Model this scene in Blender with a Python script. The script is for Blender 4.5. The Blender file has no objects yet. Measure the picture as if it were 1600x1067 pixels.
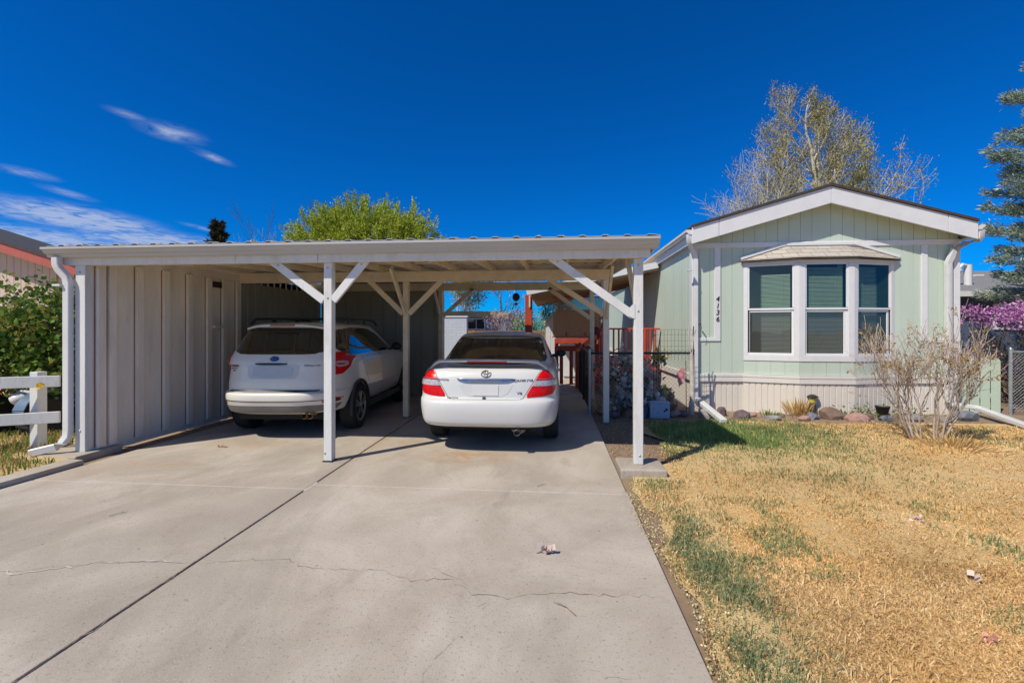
import bpy, bmesh, math, random
import numpy as np
from mathutils import Vector, Matrix, geometry
from mathutils.bvhtree import BVHTree
R = math.radians
random.seed(7)
rng = np.random.default_rng(11)
scene = bpy.context.scene
COL = scene.collection
ORG = {}          # object name -> origin of its mesh data in the builder's coordinates

# ------------------------------------------------------------------ materials
def nt(m):
    return m.node_tree.nodes, m.node_tree.links

MATS = {}
def M(name, col, rough=.6, metal=0., var=.12, scale=6., bump=0., bscale=60., col2=None, coat=0.,
      stretch=(1, 1, 1), spec=.5, dirt=None, dscale=3., damt=.5):
    """Painted / plain surface: two-tone noise, fine roughness change, optional bump and blotchy dirt."""
    m = bpy.data.materials.new(name); m.use_nodes = True
    N, L = nt(m); b = N['Principled BSDF']
    tc = N.new('ShaderNodeTexCoord'); mp = N.new('ShaderNodeMapping'); mp.inputs['Scale'].default_value = stretch
    L.new(tc.outputs['Object'], mp.inputs['Vector'])
    no = N.new('ShaderNodeTexNoise'); no.inputs['Scale'].default_value = scale; no.inputs['Detail'].default_value = 6
    no.inputs['Roughness'].default_value = .65
    L.new(mp.outputs['Vector'], no.inputs['Vector'])
    mx = N.new('ShaderNodeMix'); mx.data_type = 'RGBA'
    c2 = col2 or tuple(min(1, c * (1 + var)) for c in col)
    mx.inputs['A'].default_value = (*[c * (1 - var) for c in col], 1) if not col2 else (*col, 1)
    mx.inputs['B'].default_value = (*c2, 1)
    rp = N.new('ShaderNodeMapRange'); rp.inputs['From Min'].default_value = .3; rp.inputs['From Max'].default_value = .7
    L.new(no.outputs['Fac'], rp.inputs['Value']); L.new(rp.outputs['Result'], mx.inputs['Factor'])
    out = mx.outputs['Result']
    if dirt:
        n2 = N.new('ShaderNodeTexNoise'); n2.inputs['Scale'].default_value = dscale; n2.inputs['Detail'].default_value = 8
        n2.inputs['Roughness'].default_value = .7
        L.new(mp.outputs['Vector'], n2.inputs['Vector'])
        r2 = N.new('ShaderNodeMapRange'); r2.inputs['From Min'].default_value = .5; r2.inputs['From Max'].default_value = .8
        r2.inputs['To Max'].default_value = damt
        L.new(n2.outputs['Fac'], r2.inputs['Value'])
        m2 = N.new('ShaderNodeMix'); m2.data_type = 'RGBA'; m2.inputs['B'].default_value = (*dirt, 1)
        L.new(out, m2.inputs['A']); L.new(r2.outputs['Result'], m2.inputs['Factor']); out = m2.outputs['Result']
    L.new(out, b.inputs['Base Color'])
    b.inputs['Metallic'].default_value = metal
    b.inputs['Specular IOR Level'].default_value = spec
    b.inputs['Coat Weight'].default_value = coat; b.inputs['Coat Roughness'].default_value = .04
    rr = N.new('ShaderNodeMapRange'); rr.inputs['To Min'].default_value = max(.02, rough * .85); rr.inputs['To Max'].default_value = min(1, rough * 1.15)
    L.new(no.outputs['Fac'], rr.inputs['Value']); L.new(rr.outputs['Result'], b.inputs['Roughness'])
    if bump:
        n3 = N.new('ShaderNodeTexNoise'); n3.inputs['Scale'].default_value = bscale; n3.inputs['Detail'].default_value = 5
        L.new(mp.outputs['Vector'], n3.inputs['Vector'])
        bp = N.new('ShaderNodeBump'); bp.inputs['Strength'].default_value = bump; bp.inputs['Distance'].default_value = .01
        L.new(n3.outputs['Fac'], bp.inputs['Height']); L.new(bp.outputs['Normal'], b.inputs['Normal'])
    MATS[name] = m
    return m

def leafmat(name, trans=.35, rough=.6, sat=1.):
    """Leaves and grass: colour of each blade from the 'Col' attribute, part of the light passes through."""
    m = bpy.data.materials.new(name); m.use_nodes = True
    N, L = nt(m); N.remove(N['Principled BSDF'])
    at = N.new('ShaderNodeAttribute'); at.attribute_name = 'Col'
    p = N.new('ShaderNodeBsdfPrincipled'); p.inputs['Roughness'].default_value = rough; p.inputs['Specular IOR Level'].default_value = .25
    t = N.new('ShaderNodeBsdfTranslucent'); mx = N.new('ShaderNodeMixShader'); mx.inputs['Fac'].default_value = trans
    L.new(at.outputs['Color'], p.inputs['Base Color']); L.new(at.outputs['Color'], t.inputs['Color'])
    L.new(p.outputs['BSDF'], mx.inputs[1]); L.new(t.outputs['BSDF'], mx.inputs[2])
    L.new(mx.outputs['Shader'], N['Material Output'].inputs['Surface'])
    return m

def glassmat(name, tint, refl=1., rough=.01, haze=0., hcol=(.2, .2, .2)):
    """Thin window pane: tinted transparency, Fresnel reflection, optional grey insect screen."""
    m = bpy.data.materials.new(name); m.use_nodes = True
    N, L = nt(m); N.remove(N['Principled BSDF'])
    tr = N.new('ShaderNodeBsdfTransparent'); tr.inputs['Color'].default_value = (*tint, 1)
    gl = N.new('ShaderNodeBsdfGlossy'); gl.inputs['Roughness'].default_value = rough; gl.inputs['Color'].default_value = (refl, refl, refl, 1)
    ge = N.new('ShaderNodeNewGeometry'); dt = N.new('ShaderNodeVectorMath'); dt.operation = 'DOT_PRODUCT'
    L.new(ge.outputs['Incoming'], dt.inputs[0]); L.new(ge.outputs['Normal'], dt.inputs[1])
    def mm(op, a, b):
        n = N.new('ShaderNodeMath'); n.operation = op
        for i, x in enumerate((a, b)):
            if x is None: continue
            if isinstance(x, (int, float)): n.inputs[i].default_value = x
            else: L.new(x, n.inputs[i])
        return n.outputs[0]
    fres = mm('ADD', mm('MULTIPLY', mm('POWER', mm('SUBTRACT', 1., mm('ABSOLUTE', dt.outputs['Value'], None)), 5.), .9), .055)
    tc = N.new('ShaderNodeTexCoord'); no = N.new('ShaderNodeTexNoise'); no.inputs['Scale'].default_value = 1.7
    L.new(tc.outputs['Object'], no.inputs['Vector'])
    bp = N.new('ShaderNodeBump'); bp.inputs['Strength'].default_value = .06; bp.inputs['Distance'].default_value = .05
    L.new(no.outputs['Fac'], bp.inputs['Height']); L.new(bp.outputs['Normal'], gl.inputs['Normal'])
    mx = N.new('ShaderNodeMixShader'); L.new(fres, mx.inputs['Fac'])
    src = tr.outputs['BSDF']
    if haze:
        df = N.new('ShaderNodeBsdfDiffuse'); df.inputs['Color'].default_value = (*hcol, 1)
        m2 = N.new('ShaderNodeMixShader'); m2.inputs['Fac'].default_value = haze
        L.new(src, m2.inputs[1]); L.new(df.outputs['BSDF'], m2.inputs[2]); src = m2.outputs['Shader']
    L.new(src, mx.inputs[1]); L.new(gl.outputs['BSDF'], mx.inputs[2])
    L.new(mx.outputs['Shader'], N['Material Output'].inputs['Surface'])
    return m

# ------------------------------------------------------------------ objects
def tag(o, label=None, cat=None, group=None, kind=None):
    if label: o['label'] = label
    if cat: o['category'] = cat
    if group: o['group'] = group
    if kind: o['kind'] = kind
    return o

def thing(name, loc, label, cat, group=None, rz=0., local=False):
    o = bpy.data.objects.new(name, None); COL.objects.link(o)
    o.empty_display_size = .2
    o.location = loc; o.rotation_euler.z = rz
    ORG[o.name] = Vector((0, 0, 0)) if local else Vector(loc)
    return tag(o, label, cat, group)

def link(name, me, parent=None, org=None):
    o = bpy.data.objects.new(name, me); COL.objects.link(o)
    if parent is not None:
        o.parent = parent; ORG[o.name] = ORG[parent.name].copy()
    else:
        ORG[o.name] = Vector(org or (0, 0, 0)); o.location = org or (0, 0, 0)
    return o

def copy_thing(o, parent=None):
    c = o.copy(); COL.objects.link(c)
    ORG[c.name] = ORG[o.name].copy()
    if parent is not None: c.parent = parent
    for k in [k for k in bpy.data.objects if k.parent == o]:
        copy_thing(k, c)
    return c

class MB:
    """Collects polygons; build() links them as one mesh object."""
    def __init__(s): s.v = []; s.f = []; s.m = []; s.mi = 0
    def add(s, vs, fs):
        n = len(s.v); s.v += [tuple(p) for p in vs]
        s.f += [tuple(n + i for i in f) for f in fs]; s.m += [s.mi] * len(fs); return s
    def box(s, x0, x1, y0, y1, z0, z1):
        v = [(x, y, z) for x in (x0, x1) for y in (y0, y1) for z in (z0, z1)]
        return s.add(v, [(0, 1, 3, 2), (4, 6, 7, 5), (0, 4, 5, 1), (2, 3, 7, 6), (0, 2, 6, 4), (1, 5, 7, 3)])
    def frame_box(s, P, e, n, s0, s1, d0, d1, z0, z1):
        """Box in a wall's own frame: s along e, d along the outward normal n, z up."""
        P, e, n = Vector(P), Vector(e), Vector(n)
        v = [P + e * a + n * d + Vector((0, 0, z)) for a in (s0, s1) for d in (d0, d1) for z in (z0, z1)]
        return s.add(v, [(0, 1, 3, 2), (4, 6, 7, 5), (0, 4, 5, 1), (2, 3, 7, 6), (0, 2, 6, 4), (1, 5, 7, 3)])
    def bar(s, a, b, w, h, up=(0, 0, 1)):
        """Rectangular bar from a to b, w across, h in the 'up' direction."""
        a, b = Vector(a), Vector(b); d = (b - a).normalized(); u = Vector(up)
        x = d.cross(u)
        if x.length < 1e-5: x = d.cross(Vector((0, 1, 0)))
        x.normalize(); u = x.cross(d).normalized()
        v = [p + x * (w / 2 * i) + u * (h / 2 * j) for p in (a, b) for i in (-1, 1) for j in (-1, 1)]
        return s.add(v, [(0, 2, 3, 1), (4, 5, 7, 6), (0, 1, 5, 4), (2, 6, 7, 3), (0, 4, 6, 2), (1, 3, 7, 5)])
    def tube(s, pts, rad, n=6, caps=True, closed=False):
        pts = [Vector(p) for p in pts]
        if not hasattr(rad, '__len__'): rad = [rad] * len(pts)
        k = len(pts); rings = []; ref = None
        for i, p in enumerate(pts):
            if closed: d = pts[(i + 1) % k] - pts[i - 1]
            else: d = pts[min(i + 1, k - 1)] - pts[max(i - 1, 0)]
            if d.length < 1e-9: d = Vector((0, 0, 1))
            d.normalize()
            if ref is None: ref = d.orthogonal().normalized()
            x = (ref - d * ref.dot(d))
            if x.length < 1e-6: x = d.orthogonal()
            x.normalize(); ref = x; y = d.cross(x)
            rings.append([p + (x * math.cos(2 * math.pi * j / n) + y * math.sin(2 * math.pi * j / n)) * rad[i] for j in range(n)])
        vs = [q for r_ in rings for q in r_]; fs = []
        for i in range(k if closed else k - 1):
            i2 = (i + 1) % k
            for j in range(n):
                j2 = (j + 1) % n
                fs.append((i * n + j, i * n + j2, i2 * n + j2, i2 * n + j))
        if caps and not closed:
            fs.append(tuple(range(n - 1, -1, -1))); fs.append(tuple((k - 1) * n + j for j in range(n)))
        return s.add(vs, fs)
    def lathe(s, prof, c, n=20, axis='z', sx=1., sy=1.):
        """Profile of (radius, height) turned about an axis through c."""
        c = Vector(c); vs = []; fs = []; k = len(prof)
        for (r_, h) in prof:
            for j in range(n):
                a = 2 * math.pi * j / n; p, q = r_ * math.cos(a) * sx, r_ * math.sin(a) * sy
                vs.append(c + (Vector((p, q, h)) if axis == 'z' else Vector((h, p, q)) if axis == 'x' else Vector((q, h, p))))
        for i in range(k - 1):
            for j in range(n):
                j2 = (j + 1) % n
                fs.append((i * n + j, i * n + j2, (i + 1) * n + j2, (i + 1) * n + j))
        fs.append(tuple(range(n - 1, -1, -1))); fs.append(tuple((k - 1) * n + j for j in range(n)))
        return s.add(vs, fs)
    def prism(s, poly, d, fn):
        """Polygon in 2D, extruded by d; fn(a, b, t) gives the point."""
        n = len(poly); v = [fn(a, b, 0) for a, b in poly] + [fn(a, b, d) for a, b in poly]
        f = [tuple(range(n - 1, -1, -1)), tuple(range(n, 2 * n))]
        f += [(i, (i + 1) % n, n + (i + 1) % n, n + i) for i in range(n)]
        return s.add(v, f)
    def blob(s, c, r, seed=0, k=2, amp=.2, flat=1., facet=0):
        """Uneven rounded lump (stones, stuffed shapes)."""
        bm = bmesh.new(); bmesh.ops.create_icosphere(bm, subdivisions=k, radius=1.)
        rs = random.Random(seed); ax = [(Vector((rs.uniform(-1, 1), rs.uniform(-1, 1), rs.uniform(-1, 1))).normalized(), rs.uniform(-amp, amp)) for _ in range(9)]
        pl_ = [(Vector((rs.gauss(0, 1), rs.gauss(0, 1), rs.gauss(0, 1))).normalized(), rs.uniform(.62, .92)) for _ in range(facet)]
        c = Vector(c); r = r if hasattr(r, '__len__') else (r, r, r)
        vs = []
        for v in bm.verts:
            d = v.co.normalized(); q = 1 + sum(a * max(0, d.dot(x)) ** 3 for x, a in ax)
            if facet:
                for pn, po in pl_:
                    if d.dot(pn) * q > po: q = po / d.dot(pn)
                q *= 1 + .02 * math.sin(9 * d.x + 5 * d.z) * math.sin(8 * d.y - 3 * d.x)
            vs.append(c + Vector((d.x * r[0] * q, d.y * r[1] * q, d.z * r[2] * q * flat)))
        fs = [tuple(v.index for v in f.verts) for f in bm.faces]; bm.free()
        return s.add(vs, fs)
    def build(s, name, mat, parent=None, org=None, smooth=None, bevel=0., seg=2):
        o = ORG[parent.name] if parent is not None else Vector(org or (0, 0, 0))
        me = bpy.data.meshes.new(name)
        me.from_pydata([(p[0] - o.x, p[1] - o.y, p[2] - o.z) for p in s.v], [], s.f)
        mats = mat if isinstance(mat, (list, tuple)) else [mat]
        for m in mats: me.materials.append(m)
        if len(mats) > 1: me.polygons.foreach_set('material_index', s.m)
        me.validate(); me.update()
        bm = bmesh.new(); bm.from_mesh(me); bmesh.ops.recalc_face_normals(bm, faces=bm.faces)
        if smooth is not None:
            for f in bm.faces: f.smooth = True
            for e in bm.edges:
                e.smooth = len(e.link_faces) != 2 or e.calc_face_angle(0) < R(smooth)
        bm.to_mesh(me); bm.free()
        ob = link(name, me, parent, org)
        if bevel:
            bv = ob.modifiers.new('edge', 'BEVEL'); bv.width = bevel; bv.segments = seg; bv.limit_method = 'ANGLE'; bv.angle_limit = R(40)
        return ob

def npmesh(name, V, F, mat, parent=None, org=None, col=None, smooth=False):
    """Mesh from numpy arrays: V (n,3), F (m,k) and an optional colour per vertex."""
    o = ORG[parent.name] if parent is not None else Vector(org or (0, 0, 0))
    V = V - np.array(o)
    me = bpy.data.meshes.new(name); n, (m, k) = len(V), F.shape
    me.vertices.add(n); me.vertices.foreach_set('co', V.astype(np.float32).ravel())
    me.loops.add(m * k); me.loops.foreach_set('vertex_index', F.astype(np.int32).ravel())
    me.polygons.add(m); me.polygons.foreach_set('loop_start', np.arange(0, m * k, k, dtype=np.int32))
    me.polygons.foreach_set('loop_total', np.full(m, k, dtype=np.int32))
    if col is not None:
        a = me.color_attributes.new('Col', 'FLOAT_COLOR', 'POINT')
        a.data.foreach_set('color', np.c_[col, np.ones(n)].astype(np.float32).ravel())
    me.materials.append(mat); me.update(calc_edges=True); me.validate()
    if smooth: me.polygons.foreach_set('use_smooth', np.ones(m, dtype=bool))
    return link(name, me, parent, org)

def leaves(name, P, size, cols, mat, parent=None, org=None, aspect=.55, up=0., dirs=None, jit=.35):
    """One diamond leaf at each point of P, colours drawn from cols."""
    P = np.asarray(P, float); n = len(P)
    a = rng.normal(size=(n, 3)) if dirs is None else np.asarray(dirs) + rng.normal(size=(n, 3)) * jit
    a[:, 2] += up
    a /= np.linalg.norm(a, axis=1)[:, None] + 1e-9
    b = np.cross(a, rng.normal(size=(n, 3))); b /= np.linalg.norm(b, axis=1)[:, None] + 1e-9
    s = (size * rng.uniform(.6, 1.3, n))[:, None]
    V = np.stack([P, P + a * s * .5 + b * s * aspect * .5, P + a * s, P + a * s * .5 - b * s * aspect * .5], 1).reshape(-1, 3)
    F = np.arange(4 * n).reshape(n, 4)
    C = np.asarray(cols)[rng.integers(0, len(cols), n)] * rng.uniform(.75, 1.25, (n, 1))
    return npmesh(name, V, F, mat, parent, org, np.repeat(np.clip(C, 0, 1), 4, 0))

def text(name, body, size, mat, parent, at, rot, ext=.003, align='CENTER', shear=0., stretch=1.):
    cu = bpy.data.curves.new(name, 'FONT'); cu.body = body; cu.size = size; cu.extrude = ext; cu.align_x = align; cu.align_y = 'CENTER'
    cu.shear = shear; cu.space_character = 1.05; cu.offset = .0
    t = bpy.data.objects.new(name, cu); COL.objects.link(t)
    dg = bpy.context.evaluated_depsgraph_get(); me = bpy.data.meshes.new_from_object(t.evaluated_get(dg))
    bpy.data.objects.remove(t)
    me.transform(Matrix.Translation(Vector(at) - ORG[parent.name]) @ rot.to_4x4() @ Matrix.Diagonal((stretch, 1, 1, 1)))
    me.materials.clear(); me.materials.append(mat)
    return link(name, me, parent)
FACE_Y = Matrix.Rotation(R(90), 3, 'X')       # lettering that faces the street

def grow(mb, p, d, length, r, depth, P, tips, rs):
    """Recursive branch: a bent tapering tube that forks; collects twig points in tips."""
    n = P.get('seg', 3); pts = [p.copy()]; rad = [r]; q = p.copy(); dd = d.copy()
    for i in range(n):
        dd = (dd + Vector((rs.gauss(0, 1), rs.gauss(0, 1), rs.gauss(0, 1))) * P['wob'] + Vector((0, 0, P['up']))).normalized()
        q = q + dd * (length / n); pts.append(q.copy()); rad.append(max(P['rmin'], r * (1 - (1 - P['taper']) * (i + 1) / n)))
    mb.tube(pts, rad, P['sides'] if depth > 2 else 3, caps=False)
    if depth <= P['leafd']:
        for a, b in zip(pts[:-1], pts[1:]):
            for _ in range(P['tipn']):
                tips.append((a.lerp(b, rs.random()), dd.copy()))
    if depth == 0: return
    kd, ln_ = P.get('kidl', {}).get(depth, P['kids']), P.get('lenl', {}).get(depth, P['len'])
    k = rs.randint(*kd)
    for j in range(k):
        t0 = P.get('t0l', {}).get(depth, P.get('t0', .35)); t = (t0 + (1 - t0) * (j + rs.random()) / k if k > 5 else rs.uniform(t0, 1.)) if j else 1.
        t = min(t, 1.); i = min(n - 1, int(t * n)); b = pts[i].lerp(pts[i + 1], t * n - i)
        ang = R(rs.uniform(*P['ang'])) * (1. if j else .5)
        ax = dd.orthogonal().normalized(); ax.rotate(Matrix.Rotation(rs.uniform(0, 6.283), 3, dd))
        nd = dd.copy(); nd.rotate(Matrix.Rotation(ang, 3, ax))
        grow(mb, b, nd, length * rs.uniform(*ln_) * (P.get('cone', lambda q: 1)(t) if k > 5 else 1), max(P['rmin'], rad[i] * (.75 if j == 0 else .55)), depth - 1, P, tips, rs)

def siding(mb, a0, a1, z0, ztop, fn, pitch, groove, depth, thick=.05, a_first=None):
    """Vertical-grooved sheet between a0 and a1; fn(a, out, z) places it, ztop may be a function of a."""
    zt = ztop if callable(ztop) else (lambda a: ztop)
    ks = [(a0, 0)]; a = a_first if a_first is not None else a0 + pitch
    while a < a1 - groove:
        ks += [(a - groove / 2, 0), (a - groove / 2 + groove * .2, -depth), (a + groove / 2 - groove * .2, -depth), (a + groove / 2, 0)]; a += pitch
    ks.append((a1, 0))
    n = len(ks); v = []
    for (p, o) in ks: v += [fn(p, o, z0), fn(p, o, zt(p))]
    for (p, o) in ks: v += [fn(p, -thick, z0), fn(p, -thick, zt(p))]
    f = [(2 * i, 2 * i + 2, 2 * i + 3, 2 * i + 1) for i in range(n - 1)]
    f += [(2 * n + 2 * i, 2 * n + 2 * i + 1, 2 * n + 2 * i + 3, 2 * n + 2 * i + 2) for i in range(n - 1)]
    f += [(2 * i + 1, 2 * i + 3, 2 * n + 2 * i + 3, 2 * n + 2 * i + 1) for i in range(n - 1)]
    f += [(0, 1, 2 * n + 1, 2 * n), (2 * n - 2, 4 * n - 2, 4 * n - 1, 2 * n - 1)]
    return mb.add(v, f)
# ------------------------------------------------------------------ camera, sky, sun
cam = bpy.data.cameras.new('camera'); cam.lens = 16; cam.sensor_width = 36; cam.clip_end = 3000; cam.clip_start = .05
cam.shift_y = -18.5 / 1600
co = bpy.data.objects.new('camera', cam); COL.objects.link(co)
co.location = (0, 0, 1.5); co.rotation_euler = (R(90), 0, math.atan(64 / 711)); scene.camera = co

SUN_EL, SUN_ROT = 50., 225.
W = bpy.data.worlds.new('World'); scene.world = W; W.use_nodes = True
N, L = W.node_tree.nodes, W.node_tree.links
bg = N['Background']; bg.inputs['Strength'].default_value = .12
sky = N.new('ShaderNodeTexSky'); sky.sky_type = 'NISHITA'; sky.sun_disc = False
sky.sun_elevation = R(SUN_EL); sky.sun_rotation = R(SUN_ROT); sky.altitude = 1500; sky.air_density = 1.; sky.dust_density = .15; sky.ozone_density = 3.
hs = N.new('ShaderNodeHueSaturation'); hs.inputs['Saturation'].default_value = 1.0; hs.inputs['Value'].default_value = 1.
tc = N.new('ShaderNodeTexCoord'); sep = N.new('ShaderNodeSeparateXYZ'); L.new(tc.outputs['Generated'], sep.inputs[0])
def wm(op, a, b=None, c=None):
    n = N.new('ShaderNodeMath'); n.operation = op
    for i, x in enumerate((a, b, c)):
        if x is None: continue
        if isinstance(x, (int, float)): n.inputs[i].default_value = x
        else: L.new(x, n.inputs[i])
    return n.outputs[0]
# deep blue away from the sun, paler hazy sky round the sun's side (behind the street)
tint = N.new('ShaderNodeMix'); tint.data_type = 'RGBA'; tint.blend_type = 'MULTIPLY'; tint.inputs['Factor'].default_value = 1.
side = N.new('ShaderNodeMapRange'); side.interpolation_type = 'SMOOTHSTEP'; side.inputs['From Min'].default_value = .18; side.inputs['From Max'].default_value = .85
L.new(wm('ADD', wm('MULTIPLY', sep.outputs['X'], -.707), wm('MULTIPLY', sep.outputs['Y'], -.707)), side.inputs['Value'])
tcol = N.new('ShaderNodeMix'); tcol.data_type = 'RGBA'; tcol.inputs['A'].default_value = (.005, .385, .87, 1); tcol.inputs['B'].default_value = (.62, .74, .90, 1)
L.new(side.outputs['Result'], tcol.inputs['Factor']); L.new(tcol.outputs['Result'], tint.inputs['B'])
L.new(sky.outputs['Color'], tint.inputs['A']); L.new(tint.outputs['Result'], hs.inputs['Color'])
zc = wm('MAXIMUM', sep.outputs['Z'], .03)
px, py = wm('DIVIDE', sep.outputs['X'], zc), wm('DIVIDE', sep.outputs['Y'], zc)       # where the ray meets the cloud layer
def wisp(cx, cy, rx, ry, rot):
    dx, dy = wm('SUBTRACT', px, cx), wm('SUBTRACT', py, cy); c, s = math.cos(rot), math.sin(rot)
    u = wm('ADD', wm('MULTIPLY', dx, c / rx), wm('MULTIPLY', dy, s / rx)); v = wm('ADD', wm('MULTIPLY', dx, -s / ry), wm('MULTIPLY', dy, c / ry))
    d = wm('SQRT', wm('ADD', wm('MULTIPLY', u, u), wm('MULTIPLY', v, v)))
    n = N.new('ShaderNodeMapRange'); n.interpolation_type = 'SMOOTHSTEP'; L.new(d, n.inputs['Value'])
    n.inputs['From Min'].default_value = 1.; n.inputs['From Max'].default_value = -.25
    return n.outputs['Result']
mask = None
for w_, g in (((-1.93, 2.15, .17, .20, R(-14)), 1.1), ((-1.97, 2.47, .08, .2, R(-3)), .8), ((-1.97, 1.95, .07, .12, R(-20)), .7), ((-4.3, 3.75, .75, 1.0, R(5)), 2.6), ((-4.5, 4.8, .95, 1.05, 0), 2.4), ((-5.7, 4.6, 1.2, 1.4, 0), 2.2),
              ((-3.35, 2.62, .16, .22, 0), .8), ((-3.55, 3.05, .13, .3, R(10)), .7), ((-3.45, 4.2, .12, .35, 0), .5)):
    w1 = wm('MULTIPLY', wisp(*w_), g); mask = w1 if mask is None else wm('MAXIMUM', mask, w1)
cv = N.new('ShaderNodeCombineXYZ'); L.new(wm('MULTIPLY', px, 2.2), cv.inputs[0]); L.new(wm('MULTIPLY', py, 1.75), cv.inputs[1])
cn = N.new('ShaderNodeTexNoise'); cn.inputs['Scale'].default_value = 3.1; cn.inputs['Detail'].default_value = 9; cn.inputs['Roughness'].default_value = .68
cn.inputs['Distortion'].default_value = .5; L.new(cv.outputs[0], cn.inputs['Vector'])
dens = wm('MULTIPLY', mask, wm('MULTIPLY', wm('MAXIMUM', wm('SUBTRACT', cn.outputs['Fac'], .34), 0), 2.7))
dens = wm('MINIMUM', dens, .68)
mixc = N.new('ShaderNodeMix'); mixc.data_type = 'RGBA'; mixc.inputs['B'].default_value = (3.7, 4.2, 5.4, 1)
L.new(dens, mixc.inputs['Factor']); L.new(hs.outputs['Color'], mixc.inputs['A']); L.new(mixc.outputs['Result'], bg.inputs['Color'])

sd = bpy.data.lights.new('sun', 'SUN'); sd.energy = 4.3; sd.angle = R(.53); sd.color = (1, .92, .78)
so = bpy.data.objects.new('sun', sd); COL.objects.link(so)
so.rotation_euler = Vector((-.594, -.594, 1)).to_track_quat('Z', 'Y').to_euler(); so.location = (-10, -10, 17)
scene.view_settings.view_transform = 'Standard'; scene.view_settings.look = 'None'; scene.view_settings.exposure = .2
scene.cycles.max_bounces = 10; scene.cycles.diffuse_bounces = 6; scene.cycles.transparent_max_bounces = 24
# ------------------------------------------------------------------ shared materials
WHITE = M('white_wood_paint', (.66, .66, .65), .5, var=.06, scale=5, bump=.25, bscale=70, stretch=(1, 1, .25), dirt=(.36, .32, .27), dscale=9, damt=.5)
WHITE2 = M('worn_white_boards', (.82, .76, .66), .6, var=.1, scale=3, bump=.3, bscale=60, stretch=(1, 1, .2), dirt=(.36, .28, .21), dscale=2.4, damt=.5)
CREAM = M('cream_lumber_paint', (.78, .67, .49), .6, var=.12, scale=4, bump=.3, bscale=50, dirt=(.32, .24, .16), dscale=3, damt=.5)
TRIM = M('trim_white', (.68, .685, .70), .45, var=.04, scale=4, bump=.12, bscale=120, dirt=(.5, .48, .45), dscale=6, damt=.22)
GUTM = M('grey_white_gutter', (.46, .46, .465), .35, var=.06, scale=3, stretch=(.3, 1, 1), dirt=(.34, .32, .30), dscale=5, damt=.4)
METAL_W = M('white_enamelled_metal', (.64, .645, .65), .32, var=.05, scale=3, dirt=(.42, .40, .37), dscale=5, damt=.28)
STEEL_G = M('grey_green_steel_panel', (.31, .31, .265), .5, var=.14, scale=2, stretch=(1, 1, .3), dirt=(.17, .15, .12), dscale=2, damt=.5)
GALV = M('galvanised_steel', (.42, .44, .46), .42, metal=.7, var=.2, scale=14, dirt=(.25, .22, .2), dscale=9, damt=.4)
DARKM = M('dark_painted_steel', (.02, .022, .022), .45, var=.2)
BLACK = M('black_plastic', (.012, .012, .013), .5, var=.2)
RUBBER = M('tyre_rubber', (.018, .018, .018), .85, var=.25, scale=20, bump=.3, bscale=90)
REDWOOD = M('red_painted_timber', (.42, .055, .025), .55, var=.18, scale=5, bump=.2, stretch=(1, 1, .3))
BROWNW = M('brown_fence_timber', (.30, .15, .06), .75, var=.3, scale=4, stretch=(1, 1, .2), bump=.3)
TAN = M('tan_plywood', (.42, .29, .18), .7, var=.14, scale=3)
LEAF = leafmat('leaf')
LEAFD = leafmat('dull_leaf', .2, .7)
BARK = M('brown_bark', (.10, .075, .055), .9, var=.35, scale=12, bump=.6, bscale=30)
BARKW = M('pale_bark', (.50, .46, .42), .85, var=.2, scale=9, bump=.4, bscale=30, dirt=(.16, .13, .1), dscale=8, damt=.6)
STONE = {k: M('stone_' + k, c, .85, var=.3, scale=7, bump=.7, bscale=25, dirt=d, dscale=5, damt=.5) for k, c, d in (
    ('purple', (.13, .09, .095), (.22, .18, .17)), ('grey', (.24, .23, .22), (.33, .31, .28)), ('rose', (.36, .21, .18), (.24, .16, .15)), ('brown', (.19, .125, .09), (.3, .24, .2)), ('blue', (.15, .16, .185), (.26, .26, .27)))}

# ------------------------------------------------------------------ ground
def ground_mat():
    m = M('bare_soil', (.20, .135, .085), .95, var=.3, scale=1.2, col2=(.30, .215, .14), bump=.7, bscale=28, dirt=(.13, .085, .05), dscale=5, damt=.6)
    return m
SOIL = ground_mat()
g = MB(); g.add([(-900, -300, -.035), (900, -300, -.035), (900, 1500, -.035), (-900, 1500, -.035)], [(0, 1, 2, 3)])
tag(g.build('ground', SOIL), kind='structure')

def lawn_mat():
    m = M('dry_turf', (.49, .345, .155), .95, var=.2, scale=1.1, col2=(.60, .44, .215), bump=.8, bscale=75, dirt=(.28, .18, .085), dscale=9, damt=.55)
    return m
TURF = lawn_mat()
lw = MB()      # turf sheet with an uneven edge along the drive
edge = [(.79 + .03 * math.sin(y * 2.1) + .05 * math.sin(y * 5.3 + 1) + .03 * math.sin(y * 17), y) for y in np.arange(-3, 5.2, .2)] + [(1.5, 5.4), (1.55, 6.3), (1.25, 6.9), (1.3, 7.75), (2.9, 7.85), (4.5, 7.78), (6, 7.9), (7.6, 8.0), (30, 8.3), (30, -3)]
lw.add([(x, y, -.012 + .012 * math.sin(x * 1.7) * math.sin(y * 1.3)) for x, y in edge], [tuple(range(len(edge)))])
tag(lw.build('lawn', TURF), kind='structure')

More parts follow.
